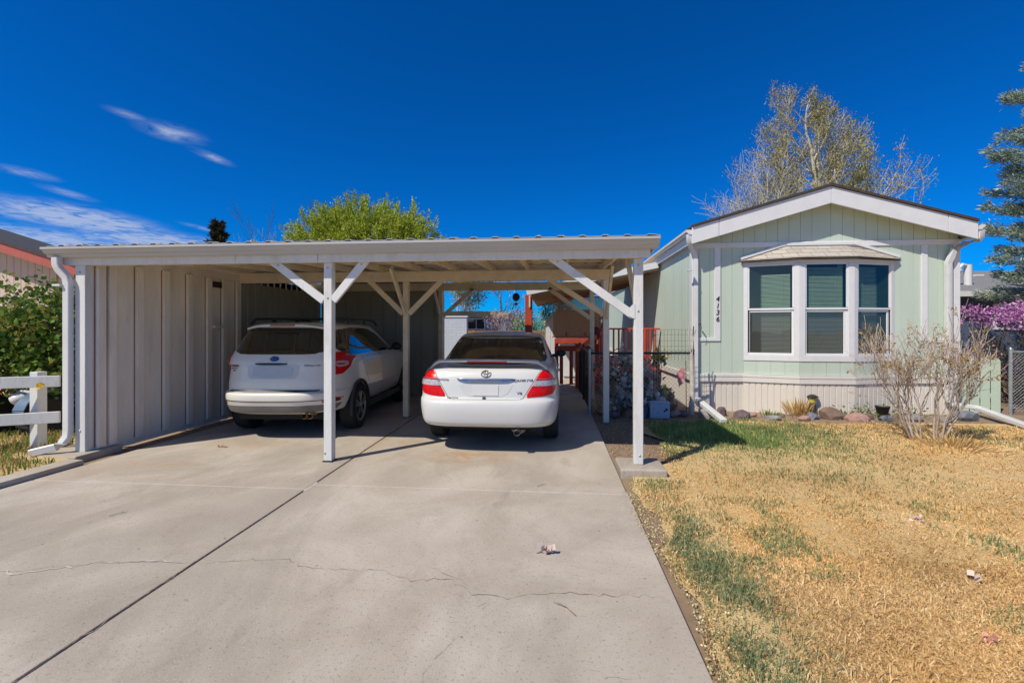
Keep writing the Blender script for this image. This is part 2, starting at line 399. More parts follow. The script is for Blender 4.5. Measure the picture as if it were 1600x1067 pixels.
def concrete_mat():
    m = bpy.data.materials.new('driveway_concrete'); m.use_nodes = True
    N, L = nt(m); b = N['Principled BSDF']
    ge = N.new('ShaderNodeTexCoord')
    def noise(scale, det=6, rough=.6, dist=0., st=(1, 1, 1)):
        mp = N.new('ShaderNodeMapping'); mp.inputs['Scale'].default_value = st; L.new(ge.outputs['Object'], mp.inputs[0])
        n = N.new('ShaderNodeTexNoise'); n.inputs['Scale'].default_value = scale; n.inputs['Detail'].default_value = det
        n.inputs['Roughness'].default_value = rough; n.inputs['Distortion'].default_value = dist; L.new(mp.outputs[0], n.inputs['Vector']); return n.outputs['Fac']
    def ramp(v, a, b_, lo=0., hi=1.):
        r = N.new('ShaderNodeMapRange'); r.inputs['From Min'].default_value = a; r.inputs['From Max'].default_value = b_; r.inputs['To Min'].default_value = lo; r.inputs['To Max'].default_value = hi
        L.new(v, r.inputs['Value']); return r.outputs['Result']
    def mix(a, c, f, mode='MIX'):
        x = N.new('ShaderNodeMix'); x.data_type = 'RGBA'; x.blend_type = mode
        if isinstance(a, tuple): x.inputs['A'].default_value = (*a, 1)
        else: L.new(a, x.inputs['A'])
        if isinstance(c, tuple): x.inputs['B'].default_value = (*c, 1)
        else: L.new(c, x.inputs['B'])
        L.new(f, x.inputs['Factor']); return x.outputs['Result']
    c = mix((.365, .315, .255), (.49, .435, .37), ramp(noise(.9, 7, .62, .6), .36, .64))
    c = mix(c, (.315, .275, .23), ramp(noise(.55, 6, .65, 1.2, (1, .45, 1)), .48, .64, 0, .8))
    c = mix(c, (.27, .225, .175), ramp(noise(1.6, 7, .7, 1.5, (1, .5, 1)), .56, .72, 0, .55))        # grey-brown smudges          # large damp-looking patches
    c = mix(c, (.50, .455, .395), ramp(noise(2.3, 8, .7, .5, (1, .4, 1)), .58, .75, 0, .6))           # worn pale streaks
    c = mix(c, (.22, .19, .16), ramp(noise(55, 3, .5), .58, .72, 0, .7))                            # aggregate
    c = mix(c, (.52, .49, .45), ramp(noise(80, 2, .5), .62, .74, 0, .65))
    c = mix(c, (.12, .10, .085), ramp(noise(19, 4, .6), .685, .73, 0, .75))                            # small pits and specks
    # rust stains under the bumpers and by the wall
    sp = N.new('ShaderNodeSeparateXYZ'); L.new(ge.outputs['Object'], sp.inputs[0])
    def mth(op, a, b2=None):
        n = N.new('ShaderNodeMath'); n.operation = op
        for i, x in enumerate((a, b2)):
            if x is None: continue
            if isinstance(x, (int, float)): n.inputs[i].default_value = x
            else: L.new(x, n.inputs[i])
        return n.outputs[0]
    for (cx, cy, rx, ry, amt) in ((-1.0, 5.35, .75, .42, .8), (-4.35, 4.72, .55, .22, .5), (-1.9, 5.9, .5, .3, .5), (-3.9, 5.6, .8, .35, .3), (-2.3, 6.0, .12, 1.3, .55), (-4.9, 4.4, .5, .6, .3)):
        d = mth('SQRT', mth('ADD', mth('POWER', mth('DIVIDE', mth('SUBTRACT', sp.outputs[0], cx), rx), 2), mth('POWER', mth('DIVIDE', mth('SUBTRACT', sp.outputs[1], cy), ry), 2)))
        k = mth('MULTIPLY', ramp(d, 1., .1), ramp(noise(4.5, 6, .7, .8), .36, .62, 0, amt))
        c = mix(c, (.40, .225, .10), k)
    L.new(c, b.inputs['Base Color'])
    L.new(ramp(noise(3), .3, .7, .75, .95), b.inputs['Roughness']); b.inputs['Specular IOR Level'].default_value = .3
    bp = N.new('ShaderNodeBump'); bp.inputs['Strength'].default_value = .35; bp.inputs['Distance'].default_value = .006
    L.new(mth('ADD', noise(110, 3), mth('MULTIPLY', noise(9, 6), 1.2)), bp.inputs['Height']); L.new(bp.outputs['Normal'], b.inputs['Normal'])
    return m
CONC = concrete_mat()
CRACK = M('crack_dirt', (.20, .165, .13), .95, var=.3, scale=30)
CRACKW = M('crack_efflorescence', (.50, .48, .43), .95, var=.2, scale=30)
JOINTW = M('joint_mortar', (.46, .43, .39), .9, var=.2, scale=20)
def slab(x0, x1a, x1b, y0, y1, top=0.):      # slab whose right edge runs from x1a to x1b
    mb.add([(x0 if not isinstance(x0, tuple) else x0[0], y0, top), (x1a, y0, top), (x1b, y1, top), (x0 if not isinstance(x0, tuple) else x0[1], y1, top)] +
           [(x0 if not isinstance(x0, tuple) else x0[0], y0, -.12), (x1a, y0, -.12), (x1b, y1, -.12), (x0 if not isinstance(x0, tuple) else x0[1], y1, -.12)],
           [(0, 1, 2, 3), (4, 7, 6, 5), (0, 4, 5, 1), (1, 5, 6, 2), (2, 6, 7, 3), (3, 7, 4, 0)])
mb = MB()
J = lambda y: -2.285 - .012 * (y - 1.5)      # the expansion joint
ys = [-3.0, 4.10, 10.6]
gap = .009
for a, b in zip(ys[:-1], ys[1:]):
    ya, yb = a + (.006 if a > 0 else 0), b - (.006 if b < 10 else 0)
    slab((-5.19, -5.19), J(ya) - gap, J(yb) - gap, ya, yb)
    slab((J(ya) + gap, J(yb) + gap), .675, .685, ya + (.12 if a > 0 else 0), yb + (.12 if b < 10 else 0))
slab((J(10.7), J(16)), .66, .6, 10.732, 16.)
drive = tag(mb.build('driveway', CONC, bevel=.006), kind='structure')
mb = MB(); mb.box(-5.19, .68, 4.06, 4.3, -.10, -.0035)            # mortar in the cross joint
tag(mb.build('driveway_joint_filler', JOINTW, drive), kind='structure')
mb = MB(); mb.box(-2.5, -2.2, -3, 10.5, -.1, -.016)
tag(mb.build('driveway_joint_dirt', CRACK, drive), kind='structure')
mb = MB()      # raised kerb strip along the left edge
mb.add([(x, y, z) for y in (-3, 4.62) for x, z in ((-5.40, -.1), (-5.40, .062), (-5.20, .055), (-5.192, -.1))], [(0, 1, 2, 3), (4, 7, 6, 5), (0, 4, 5, 1), (1, 5, 6, 2), (2, 6, 7, 3), (0, 3, 7, 4)])
tag(mb.build('kerb', CONC, bevel=.012), kind='structure')
def crack(pts, w, mat, seed, name='driveway_crack'):
    rs = random.Random(seed); P = []
    for (x0, y0), (x1, y1) in zip(pts[:-1], pts[1:]):
        L_ = math.hypot(x1 - x0, y1 - y0); n = max(2, int(L_ / .035))
        for i in range(n):
            t = i / n; P.append((x0 + (x1 - x0) * t + rs.gauss(0, .007), y0 + (y1 - y0) * t + rs.gauss(0, .009)))
    m_ = MB(); v = []
    for i, (x, y) in enumerate(P):
        k = w * rs.choice((.25, .5, .8, 1.2)) * min(1, i / 4 + .1, (len(P) - 1 - i) / 4 + .1); v += [(x, y - k, .0035), (x, y + k, .0035)]
    m_.add(v, [(2 * i, 2 * i + 2, 2 * i + 3, 2 * i + 1) for i in range(len(P) - 1)])
    tag(m_.build(name, mat, drive), kind='structure')
crack([(-4.2, 2.62), (-3.3, 2.52), (-2.9, 2.68), (-2.6, 2.73), (-2.30, 2.73)], .006, CRACKW, 3)
crack([(-3.4, 2.51), (-2.9, 2.69), (-2.31, 2.735)], .0017, CRACK, 4)
crack([(-2.27, 2.74), (-1.75, 2.83), (-1.5, 2.73), (-1.1, 2.75), (-.85, 2.66), (-.6, 2.69), (-.45, 2.55), (-.25, 2.54), (0, 2.60), (.66, 2.62)], .0017, CRACK, 5)
crack([(-.36, 2.55), (-.42, 2.3), (-.47, 2.2), (-.55, 2.0), (-.56, 1.85), (-.62, 1.6)], .0014, CRACK, 6)
crack([(J(1.2), 1.2), (J(2.6), 2.6), (J(4.0), 4.0)], .011, CRACK, 31); crack([(J(4.35), 4.35), (J(5.5), 5.5), (J(7), 7.)], .009, CRACK, 32)
crack([(-.36, 2.55), (-.62, 2.72), (-.85, 2.85)], .0011, CRACK, 8)
crack([(-1.05, 2.66), (-1.0, 2.5), (-1.02, 2.35)], .0011, CRACK, 9)
crack([(-.35, 4.95), (-.2, 4.85), (-.25, 4.7)], .0011, CRACK, 10)
crack([(.1, 2.05), (.3, 1.98), (.42, 2.02)], .0015, CRACK, 11)

# ------------------------------------------------------------------ grass (nobody could count it)
def blades(name, P, h, w, lean, cols, mat, label, cat='grass', zbase=None):
    n = len(P); a = rng.uniform(0, 2 * np.pi, n); d = np.c_[np.cos(a), np.sin(a), np.zeros(n)]; b = rng.uniform(0, 2 * np.pi, n)
    t = np.c_[np.cos(b), np.sin(b), np.zeros(n)]; l = rng.uniform(.1, 1, n)[:, None] * lean
    H = (h * rng.uniform(.5, 1.35, n))[:, None]; w = (w * rng.uniform(.7, 1.3, n))[:, None]
    base = np.c_[P, np.full(n, -.02) if zbase is None else zbase]
    mid = base + t * l * H * .35 + np.array([0, 0, 1]) * H * .6; tip = base + t * l * H * 1.1 + np.array([0, 0, 1]) * H * (1 - .35 * l)
    V = np.stack([base - d * w / 2, base + d * w / 2, mid + d * w * .4, tip, mid - d * w * .4], 1).reshape(-1, 3)
    i = np.arange(n)[:, None] * 5
    F = np.concatenate([i + np.array([[0, 1, 2, 4]])], 0); T = i + np.array([[4, 2, 3, 3]])
    V2 = V; Fq = np.concatenate([F, i + np.array([[4, 2, 3, 4]])], 0)[:n]
    # quads for the lower half; the upper half as its own narrow quad so that all faces have four corners
    tipb = tip + d * w * .06; V = np.stack([base - d * w / 2, base + d * w / 2, mid + d * w * .4, tipb, tip, mid - d * w * .4], 1).reshape(-1, 3)
    i = np.arange(n)[:, None] * 6
    F = np.concatenate([i + np.array([[0, 1, 2, 5]]), i + np.array([[5, 2, 3, 4]])], 0)
    o = npmesh(name, V, F, mat, col=np.repeat(np.clip(cols, 0, 1), 6, 0))
    return tag(o, label, cat, kind='stuff')
def vnoise(x, y, s, seed):
    """Smooth value noise on the plane."""
    g_ = np.random.default_rng(seed).random((64, 64)); x, y = x / s, y / s
    xi, yi = np.floor(x).astype(int), np.floor(y).astype(int); fx, fy = x - xi, y - yi; fx, fy = fx * fx * (3 - 2 * fx), fy * fy * (3 - 2 * fy)
    G = lambda a, b: g_[a % 64, b % 64]
    return (G(xi, yi) * (1 - fx) + G(xi + 1, yi) * fx) * (1 - fy) + (G(xi, yi + 1) * (1 - fx) + G(xi + 1, yi + 1) * fx) * fy
def lawn_points(x0, x1, y0, y1, n):
    return np.c_[rng.uniform(x0, x1, n), rng.uniform(y0, y1, n)]
GR = leafmat('grass_blade', .25, .8)
P = np.concatenate([lawn_points(.8, 3.2, 1.7, 3.2, 95000), lawn_points(.8, 5.2, 3.2, 5., 110000), lawn_points(.8, 9., 5., 8.1, 130000), lawn_points(3.2, 5.5, 2.2, 3.2, 24000), lawn_points(9, 16, 6, 8.1, 9000), lawn_points(.72, 1.5, 1.6, 3.6, 26000)])
X, Y = P[:, 0], P[:, 1]
ed = .69 + .04 * np.sin(Y * 2.1) + .05 * np.sin(Y * 5.3 + 1) + .16 * vnoise(X, Y, .22, 3)
keep = (X > ed) & ~((Y > 4.7) & (Y < 5.3) & (X < 1.25)) & ~((Y > 5.2) & (X < 1.25 + .3 * vnoise(X, Y, .4, 5))) & (Y < 7.72 + .25 * vnoise(X, Y, .5, 6))
dens = vnoise(X, Y, .5, 21) * .5 + vnoise(X, Y, .14, 22) * .5
near_edge = np.clip((X - ed) / .45, 0, 1)
keep &= rng.random(len(X)) < np.clip(.25 + 1.1 * dens, 0, 1) * (.6 + .4 * near_edge)
P = P[keep]; X, Y = P.T
n1, n2, n3 = vnoise(X, Y, .8, 31), vnoise(X, Y, .22, 32), vnoise(X, Y, 2.2, 33)
gA = np.exp(-(((X - 2.3) / 1.25) ** 2 + ((Y - 6.75) / .85) ** 2))                       # green patch by the downspout
gB = np.exp(-(((X - (.95 + .03 * (Y - 2.3) + .04 * np.sin(Y * 3))) / .20) ** 2)) * np.clip((4.3 - Y) / .6, 0, 1) * np.clip((Y - 1.4) / .4, 0, 1)     # green strip along the drive
gC = .5 * np.clip((n1 - .62) / .3, 0, 1) * np.clip((n2 - .3) / .5, 0, 1) + .3 * np.exp(-(((X - 3.6) / 1.3) ** 2 + ((Y - 7.3) / .5) ** 2)) + .28 * np.exp(-(((X - 2.6) / 1.) ** 2 + ((Y - 5.4) / .8) ** 2))
pg = np.clip(1.5 * gA + .5 * np.exp(-(((X - 1.0) / .18) ** 2 + ((Y - 4.55) / .25) ** 2)) + gC, 0, 1) * (.5 + .7 * n2)
pg = np.maximum(pg, gB * (.30 + .42 * n2))
green = rng.random(len(X)) < pg
straw = np.array([(.65, .48, .255), (.60, .405, .185), (.71, .555, .325), (.52, .34, .135), (.63, .44, .215)])[rng.integers(0, 5, len(X))] * (.80 + .4 * n1[:, None]) * (.9 + .25 * n3[:, None])
wm_ = np.clip(vnoise(X, Y, .55, 51) * 1.5 - .45, 0, 1)[:, None] * .75
straw = straw * (1 - wm_) + straw * np.array([.98, .85, .64]) * wm_          # orange-brown and pale thatch areas
straw = straw * 1.13
gr = np.array([(.20, .25, .10), (.25, .295, .14), (.16, .21, .085), (.31, .31, .16)])[rng.integers(0, 4, len(X))]
cool = (gB > .3)[:, None] * np.array([-.01, .0, .012])
gr = np.clip(gr + cool + gA[:, None] * np.array([-.01, .05, -.03]), .02, 1) * (.8 + .4 * n1[:, None])
cols = np.where(green[:, None], gr, straw)
h = np.where(green, .038 + .03 * gA, .021) * (.8 + .5 * n2) * np.where(rng.random(len(X)) < .05, 2.1, 1.)
dist = np.hypot(X, Y)
blades('lawn_grass', P, h, .0034 + .0008 * dist, np.where(green, .75, 1.6)[:, None], cols, GR, 'short dry straw-coloured lawn with green patches beside the driveway')
# weeds and tall grass at the fence foot, lower left
P = np.concatenate([lawn_points(-6.9, -5.42, 2.9, 5.6, 5200), lawn_points(-9, -6.3, 4.2, 8, 9000)]); X, Y = P.T
n1 = vnoise(X, Y, .35, 41); P = P[(rng.random(len(X)) < .25 + .9 * n1) & ((Y < 4.55) | (X < -6.1))]; X, Y = P.T; n1 = vnoise(X, Y, .45, 42)
gs = np.array([(.15, .27, .045), (.20, .33, .06), (.25, .33, .08), (.11, .20, .035)])[rng.integers(0, 4, len(X))]
dry = rng.random(len(X)) < np.where(n1 > .6, .6, .12); gs[dry] = np.array([.46, .32, .14]) * rng.uniform(.7, 1.2, (dry.sum(), 1))
blades('fence_grass', P, .06 + .08 * n1, .011, .8 * np.ones((len(X), 1)), gs, GR, 'long green and dry grass growing at the foot of the white rail fence', zbase=np.full(len(X), .03))
mb = MB(); mb.add([(-60, -3, .035), (-5.41, -3, .035), (-5.41, 4.66, .035), (-5.9, 4.9, .035), (-5.9, 20, .035), (-60, 20, .035)], [(0, 1, 2, 3, 4, 5)])
tag(mb.build('neighbour_ground', TURF), kind='structure')
# fallen elm seeds and leaf flakes along the drive edge
n = 3600; Y = rng.uniform(1.6, 4.6, n); X = .688 + np.abs(rng.normal(0, .16, n)) + .05 * np.sin(Y * 3)
Pn = np.c_[X, Y, rng.uniform(-.02, .012, n)]
leaves('leaf_litter', Pn, .012, [(.66, .57, .29), (.60, .47, .22), (.70, .63, .40), (.42, .28, .15), (.55, .52, .22)], LEAFD, aspect=.8, up=0.)
tag(bpy.data.objects['leaf_litter'], 'pale fallen seeds and leaf flakes along the driveway edge', 'leaf litter', kind='stuff')
n = 1500; P = np.c_[rng.uniform(.72, 1.5, n), rng.uniform(5.25, 8.0, n), np.full(n, -.028)]
P2 = np.c_[rng.uniform(2.6, 7.4, 700), rng.uniform(7.85, 8.85, 700), np.full(700, -.03)]
leaves('bed_litter', np.r_[P, P2], .02, [(.30, .21, .13), (.42, .32, .2), (.18, .11, .07), (.5, .42, .3)], LEAFD, aspect=.8)
tag(bpy.data.objects['bed_litter'], 'small brown mulch flakes on the bare soil by the house', 'mulch', kind='stuff')
# ------------------------------------------------------------------ carport
cp = thing('carport', (-2.4, 5, 0), 'long white open carport with corrugated metal roof sheltering two white vehicles', 'carport')
roof_z = lambda y: 2.475 + .045 * (y - 4.9)
# corrugated roof: trapezoid ribs every 23 cm
mb = MB(); prof = []; x = -5.86
while x < .88:
    prof += [(x, 0), (x + .145, 0), (x + .165, .014), (x + .205, .014)]; x += .23
prof.append((1.10, 0))
v = []
for t in (0, -.004):
    for y in (4.78, 10.75): v += [(a, y, roof_z(y) + b + t) for a, b in prof]
n = len(prof); f = []
for i in range(n - 1):
    f += [(i, i + 1, n + i + 1, n + i), (2 * n + i, 3 * n + i, 3 * n + i + 1, 2 * n + i + 1), (i, 2 * n + i, 2 * n + i + 1, i + 1), (n + i, n + i + 1, 3 * n + i + 1, 3 * n + i)]
mb.add(v, f)
ROOFM = M('roof_sheet', (.62, .62, .60), .4, var=.15, scale=2, stretch=(1, .2, 1), dirt=(.38, .33, .27), dscale=3, damt=.5)
mb.build('metal_roof', ROOFM, cp)
# closure lumps and leaf debris on the rib ends
mb = MB(); rs = random.Random(5); x = -5.7
while x < 1.0:
    if rs.random() < .85: mb.blob((x + .04 + rs.uniform(-.02, .02), 4.84, roof_z(4.84) + .012), (.03 * rs.uniform(.7, 1.3), .05, .011 * rs.uniform(.5, 1.6)), seed=int(x * 100), k=1, amp=.4)
    x += .23
tag(mb.build('rib_closure', M('foam_closure', (.42, .36, .29), .9, var=.3, scale=30), cp), kind='stuff')
# K-style gutter
gp = [(4.905, 2.345), (4.83, 2.345), (4.815, 2.375), (4.79, 2.385), (4.765, 2.42), (4.745, 2.43), (4.745, 2.452), (4.757, 2.455), (4.757, 2.444), (4.773, 2.43), (4.80, 2.392), (4.822, 2.382), (4.836, 2.352), (4.898, 2.352), (4.898, 2.455), (4.905, 2.455)]
mb = MB(); mb.prism(gp, 1., lambda a, b, t: (-5.905 + 6.995 * t, a, b))
for xe in (-5.907, 1.088): mb.prism(gp[:7] + [(4.905, 2.452)], 1., lambda a, b, t, xe=xe: (xe + .004 * t, a, b))
mb.build('gutter', GUTM, cp)
# fascia in three lengths, the cuts showing
for i, (a, b) in enumerate(((-5.78, -3.62), (-3.617, -2.64), (-2.632, 1.022))):
    mb = MB(); mb.box(a, b, 4.905, 4.945, 2.262, 2.452); mb.build('fascia', WHITE, cp, bevel=.004)
for (y, z0, x0, x1) in ((7.56, 2.315, -5.6, .93), (10.16, 2.385, -5.6, .93)):
    mb = MB(); mb.box(x0, x1, y, y + .09, z0, z0 + .175); mb.build('beam', CREAM, cp, bevel=.005)
mb = MB(); mb.box(-5.6, .93, 4.95, 4.99, 2.262, 2.40); mb.build('beam', CREAM, cp, bevel=.005)
for k in range(11):
    x = -5.28 + .608 * k
    mb = MB()
    v = [(x + dx, y, roof_z(y) - .025 + dz) for y in (4.995, 10.6) for dx in (-.02, .02) for dz in (-.095, 0)]
    mb.add(v, [(0, 1, 3, 2), (4, 6, 7, 5), (0, 4, 5, 1), (2, 3, 7, 6), (0, 2, 6, 4), (1, 5, 7, 3)]); mb.build('rafter', CREAM, cp)
for y in np.arange(5.3, 10.6, .61):
    mb = MB(); mb.bar((-5.8, y, roof_z(y) - .014), (1.05, y, roof_z(y) - .014), .09, .018); mb.build('purlin', CREAM, cp)
for (xa, dx) in ((-5.82, .02), (1.05, .02)):
    mb = MB(); v = [(xa + a, y, roof_z(y) - .012 + dz) for y in (4.95, 10.7) for a in (0, dx) for dz in (-.14, 0)]
    mb.add(v, [(0, 1, 3, 2), (4, 6, 7, 5), (0, 4, 5, 1), (2, 3, 7, 6), (0, 2, 6, 4), (1, 5, 7, 3)]); mb.build('barge_board', WHITE, cp, bevel=.003)
def post(x, y, z0, z1, mat, w=.094):
    mb = MB(); mb.box(x - w / 2, x + w / 2, y - w / 2, y + w / 2, z0, z1); return mb.build('post', mat, cp, bevel=.006)
post(-2.545, 5.0, .012, 2.262, WHITE); post(.912, 5.0, .062, 2.262, WHITE)
post(-2.50, 7.6, .012, 2.315, CREAM); post(.875, 7.65, -.03, 2.315, WHITE2); post(-2.55, 10.2, .01, 2.385, CREAM); post(.86, 10.2, -.03, 2.385, CREAM)
post(-5.585, 4.98, .05, 2.262, WHITE, .13)
for (x, y) in ((-2.545, 5.0), (-2.5, 7.6)):
    mb = MB(); mb.box(x - .058, x + .058, y - .058, y + .058, .002, .011); mb.build('base_plate', DARKM, cp)
def brace(a, b, mat, w=.04, h=.088):
    up = (0, 1, 0) if abs(a[0] - b[0]) > abs(a[1] - b[1]) else (1, 0, 0)
    d = Vector(b) - Vector(a); nrm = d.cross(Vector(up)).normalized()
    mb = MB(); mb.bar(a, b, h, w, up=up); return mb.build('brace', mat, cp, bevel=.004)
brace((-2.60, 4.975, 1.83), (-3.22, 4.975, 2.29), WHITE); brace((-2.49, 4.975, 1.83), (-2.10, 4.975, 2.29), WHITE)
brace((.86, 4.985, 1.65), (-.02, 4.985, 2.29), WHITE); brace((.912, 5.05, 1.68), (.912, 5.75, 2.42), CREAM)
brace((-2.55, 7.585, 1.77), (-3.16, 7.585, 2.35), CREAM); brace((-2.45, 7.585, 1.77), (-1.86, 7.585, 2.35), CREAM); brace((-2.5, 7.55, 1.78), (-2.5, 6.85, 2.46), CREAM)
brace((.83, 7.61, 1.76), (-.1, 7.61, 2.36), CREAM); brace((.875, 7.6, 1.7), (.875, 6.8, 2.46), CREAM); brace((.875, 7.7, 1.75), (.875, 8.4, 2.5), CREAM)
brace((-2.5, 10.18, 1.8), (-1.8, 10.18, 2.42), CREAM); brace((-2.55, 10.14, 1.8), (-2.55, 9.5, 2.5), CREAM)
brace((.82, 10.18, 1.75), (-.1, 10.18, 2.42), CREAM)
mb = MB(); mb.prism([(0, .03), (.05, 0), (.07, 0), (.07, .15), (.05, .15), (0, .10)], .003, lambda a, b, t: (.80 + a, 4.951 - t, 1.62 + b)); mb.build('gusset_plate', WHITE, cp)
# left wall: boards and battens in front, steel panels behind
mb = MB(); mb.box(-5.545, -5.515, 5.05, 7.56, .07, 2.339); mb.build('board_wall', WHITE2, cp)
for i, y in enumerate((5.03, 5.17, 5.55, 5.97, 6.39, 6.78, 7.12, 7.46)):
    w = .10
    mb = MB(); mb.box(-5.513, -5.470, y, y + w, .075, 2.335); mb.build('batten', WHITE2, cp, bevel=.003)
    mb = MB(); mb.box(-5.514, -5.508, y - .012, y - .001, .08, 2.33); mb.build('board_seam', BROWNW, cp)
mb = MB(); mb.box(-5.513, -5.43, 6.89, 7.12, 1.53, 1.56); mb.build('shelf', WHITE2, cp, bevel=.003)
mb = MB(); mb.box(-5.548, -5.505, 5.04, 10.4, .0, .072); mb.build('sill_plate', WHITE2, cp)
mb = MB(); mb.box(-5.545, -5.50, 5.0, 10.3, 2.34, 2.46); mb.build('top_plate', WHITE2, cp)
mb = MB(); mb.box(-5.512, -5.486, 6.90, 7.108, 2.19, 2.285); mb.build('vent', M('dark_vent', (.03, .022, .02), .8), cp)
mb = MB(); siding(mb, 7.56, 10.38, .072, 2.45, lambda a, o, z: (-5.50 + o, a, z), .20, .05, .022, .02); mb.build('steel_side_panel', STEEL_G, cp)
mb = MB(); siding(mb, -5.48, -2.62, .0, 2.62, lambda a, o, z: (a, 10.36 - o, z), .305, .05, .022, .02); mb.build('steel_back_panel', STEEL_G, cp)
mb = MB(); mb.box(-2.62, -2.56, 10.3, 10.6, 0, 2.5); mb.build('end_post', CREAM, cp)
# downspout with offset, at the left end
def downspout(parent, pts, mat, w=.075, d=.055, name='downspout', ribs=()):
    mb = MB(); V_ = [Vector(p) for p in pts]; rings = []
    for i, p in enumerate(V_):
        t = (V_[min(i + 1, len(V_) - 1)] - V_[max(i - 1, 0)]).normalized(); x = Vector((1, 0, 0)) if abs(t.x) < .8 else Vector((0, 0, 1))
        x = (x - t * x.dot(t)).normalized(); y = t.cross(x)
        rings.append([p + x * (w / 2 * a) + y * (d / 2 * b) for a, b in ((-1, -.8), (-.8, -1), (.8, -1), (1, -.8), (1, .8), (.8, 1), (-.8, 1), (-1, .8))])
    vs = [q for r_ in rings for q in r_]
    mb.add(vs, [(i * 8 + j, i * 8 + (j + 1) % 8, (i + 1) * 8 + (j + 1) % 8, (i + 1) * 8 + j) for i in range(len(V_) - 1) for j in range(8)])
    mb.add(rings[-1], [tuple(range(8))])
    for z in ribs: mb.bar((V_[2].x, V_[2].y, z - .012), (V_[2].x, V_[2].y, z + .012), w + .012, d + .012, up=(0, 1, 0))
    return mb.build(name, mat, parent, smooth=35)
downspout(cp, [(-5.79, 4.83, 2.35), (-5.79, 4.835, 2.26), (-5.775, 4.845, 2.21), (-5.71, 4.87, 2.12), (-5.695, 4.875, 2.05), (-5.695, 4.875, .32), (-5.70, 4.87, .24), (-5.73, 4.85, .18), (-5.78, 4.82, .13), (-5.99, 4.72, .08)], METAL_W, .085, .065, ribs=(2.02,))
mb = MB(); mb.box(-6.05, -5.42, 4.72, 5.3, -.06, .052); mb.build('footing', CONC, cp, bevel=.02)
mb = MB(); mb.box(.70, 1.17, 4.78, 5.24, -.06, .06); mb.build('footing', CONC, cp, bevel=.015)

# bolts through the posts and braces, nail heads on the fascia
for (x, y, z) in ((-2.545, 4.951, 2.20), (-2.545, 4.951, 1.86), (.905, 4.951, 2.19), (.905, 4.951, 1.70), (-2.58, 4.951, .10), (.92, 4.951, .16), (-3.14, 4.953, 2.235), (-2.15, 4.953, 2.235), (.05, 4.962, 2.235), (-5.585, 4.913, 2.18), (-5.585, 4.913, .3)):
    mb = MB(); mb.lathe([(.011, .004), (.011, -.004), (.005, -.008)], (x, y, z), 8, 'y'); mb.build('bolt', GALV, cp)
for k in range(16):
    x = -5.6 + k * .43
    for z in (2.285, 2.33):
        mb = MB(); mb.lathe([(.005, .002), (.005, -.0015)], (x + .01 * (k % 3), 4.905, z), 6, 'y'); mb.build('nail', GALV, cp)
# ------------------------------------------------------------------ the mobile home
GREEN = M('pale_green_siding', (.50, .585, .50), .55, var=.035, scale=2.5, bump=.15, bscale=60, stretch=(1, 1, .15), dirt=(.40, .46, .385), dscale=3, damt=.4)
SKIRT = M('beige_skirting', (.68, .63, .56), .5, var=.05, scale=3, dirt=(.40, .33, .26), dscale=3, damt=.4)
SHING = M('brown_shingle', (.055, .042, .036), .9, var=.3, scale=20, bump=.6, bscale=40)
def shingle_mat(name, c1, c2, mortar, sc=1.):
    m = bpy.data.materials.new(name); m.use_nodes = True; N, L = nt(m); b = N['Principled BSDF']
    tc = N.new('ShaderNodeTexCoord'); br = N.new('ShaderNodeTexBrick'); L.new(tc.outputs['Object'], br.inputs['Vector'])
    mp = N.new('ShaderNodeMapping'); mp.inputs['Rotation'].default_value = (R(90), 0, 0); L.new(tc.outputs['Object'], mp.inputs[0]); L.new(mp.outputs[0], br.inputs['Vector'])
    br.inputs['Color1'].default_value = (*c1, 1); br.inputs['Color2'].default_value = (*c2, 1); br.inputs['Mortar'].default_value = (*mortar, 1)
    br.inputs['Scale'].default_value = sc; br.inputs['Brick Width'].default_value = .23; br.inputs['Row Height'].default_value = .085; br.inputs['Mortar Size'].default_value = .006
    no = N.new('ShaderNodeTexNoise'); no.inputs['Scale'].default_value = 90; L.new(tc.outputs['Object'], no.inputs['Vector'])
    mx = N.new('ShaderNodeMix'); mx.data_type = 'RGBA'; mx.blend_type = 'OVERLAY'; mx.inputs['Factor'].default_value = .55
    L.new(br.outputs['Color'], mx.inputs['A']); L.new(no.outputs['Fac'], mx.inputs['B']); L.new(mx.outputs['Result'], b.inputs['Base Color']); b.inputs['Roughness'].default_value = .95
    return m
TANSH = shingle_mat('tan_shingle', (.45, .41, .355), (.39, .35, .30), (.22, .19, .16))
HX0, HX1, HY, HB = 2.64, 7.28, 8.90, 24.
AX, AZ, EZ = 4.95, 3.86, 3.20            # gable: ridge x, underside of roof at ridge, at the walls
home = thing('mobile_home', (4.96, 8.9, 0), 'pale green mobile home with white trim, gable roof and bay window', 'house')
slope = lambda x: AZ - (AZ - EZ) * abs(x - AX) / (AX - HX0)
mb = MB(); siding(mb, HX0, HX1, .655, lambda a: slope(a), lambda a, o, z: (a, HY - o, z), .203, .011, .009, .1, a_first=HX0 + .1)
# split the strip that crosses the ridge
mb2 = MB(); siding(mb2, HX0, AX, .655, slope, lambda a, o, z: (a, HY - o, z), .203, .011, .009, .1, a_first=HX0 + .11); siding(mb2, AX, HX1, .655, slope, lambda a, o, z: (a, HY - o, z), .203, .011, .009, .1, a_first=AX + .16)
mb2.build('front_wall', GREEN, home)
mb = MB(); siding(mb, HY + .002, HB, .655, EZ - .02, lambda a, o, z: (HX0 - o, a, z), .203, .011, .009, .08); mb.build('side_wall', GREEN, home)
mb = MB(); mb.box(HX1 - .08, HX1, HY + .11, HB, .655, EZ - .02); mb.build('side_wall', GREEN, home)
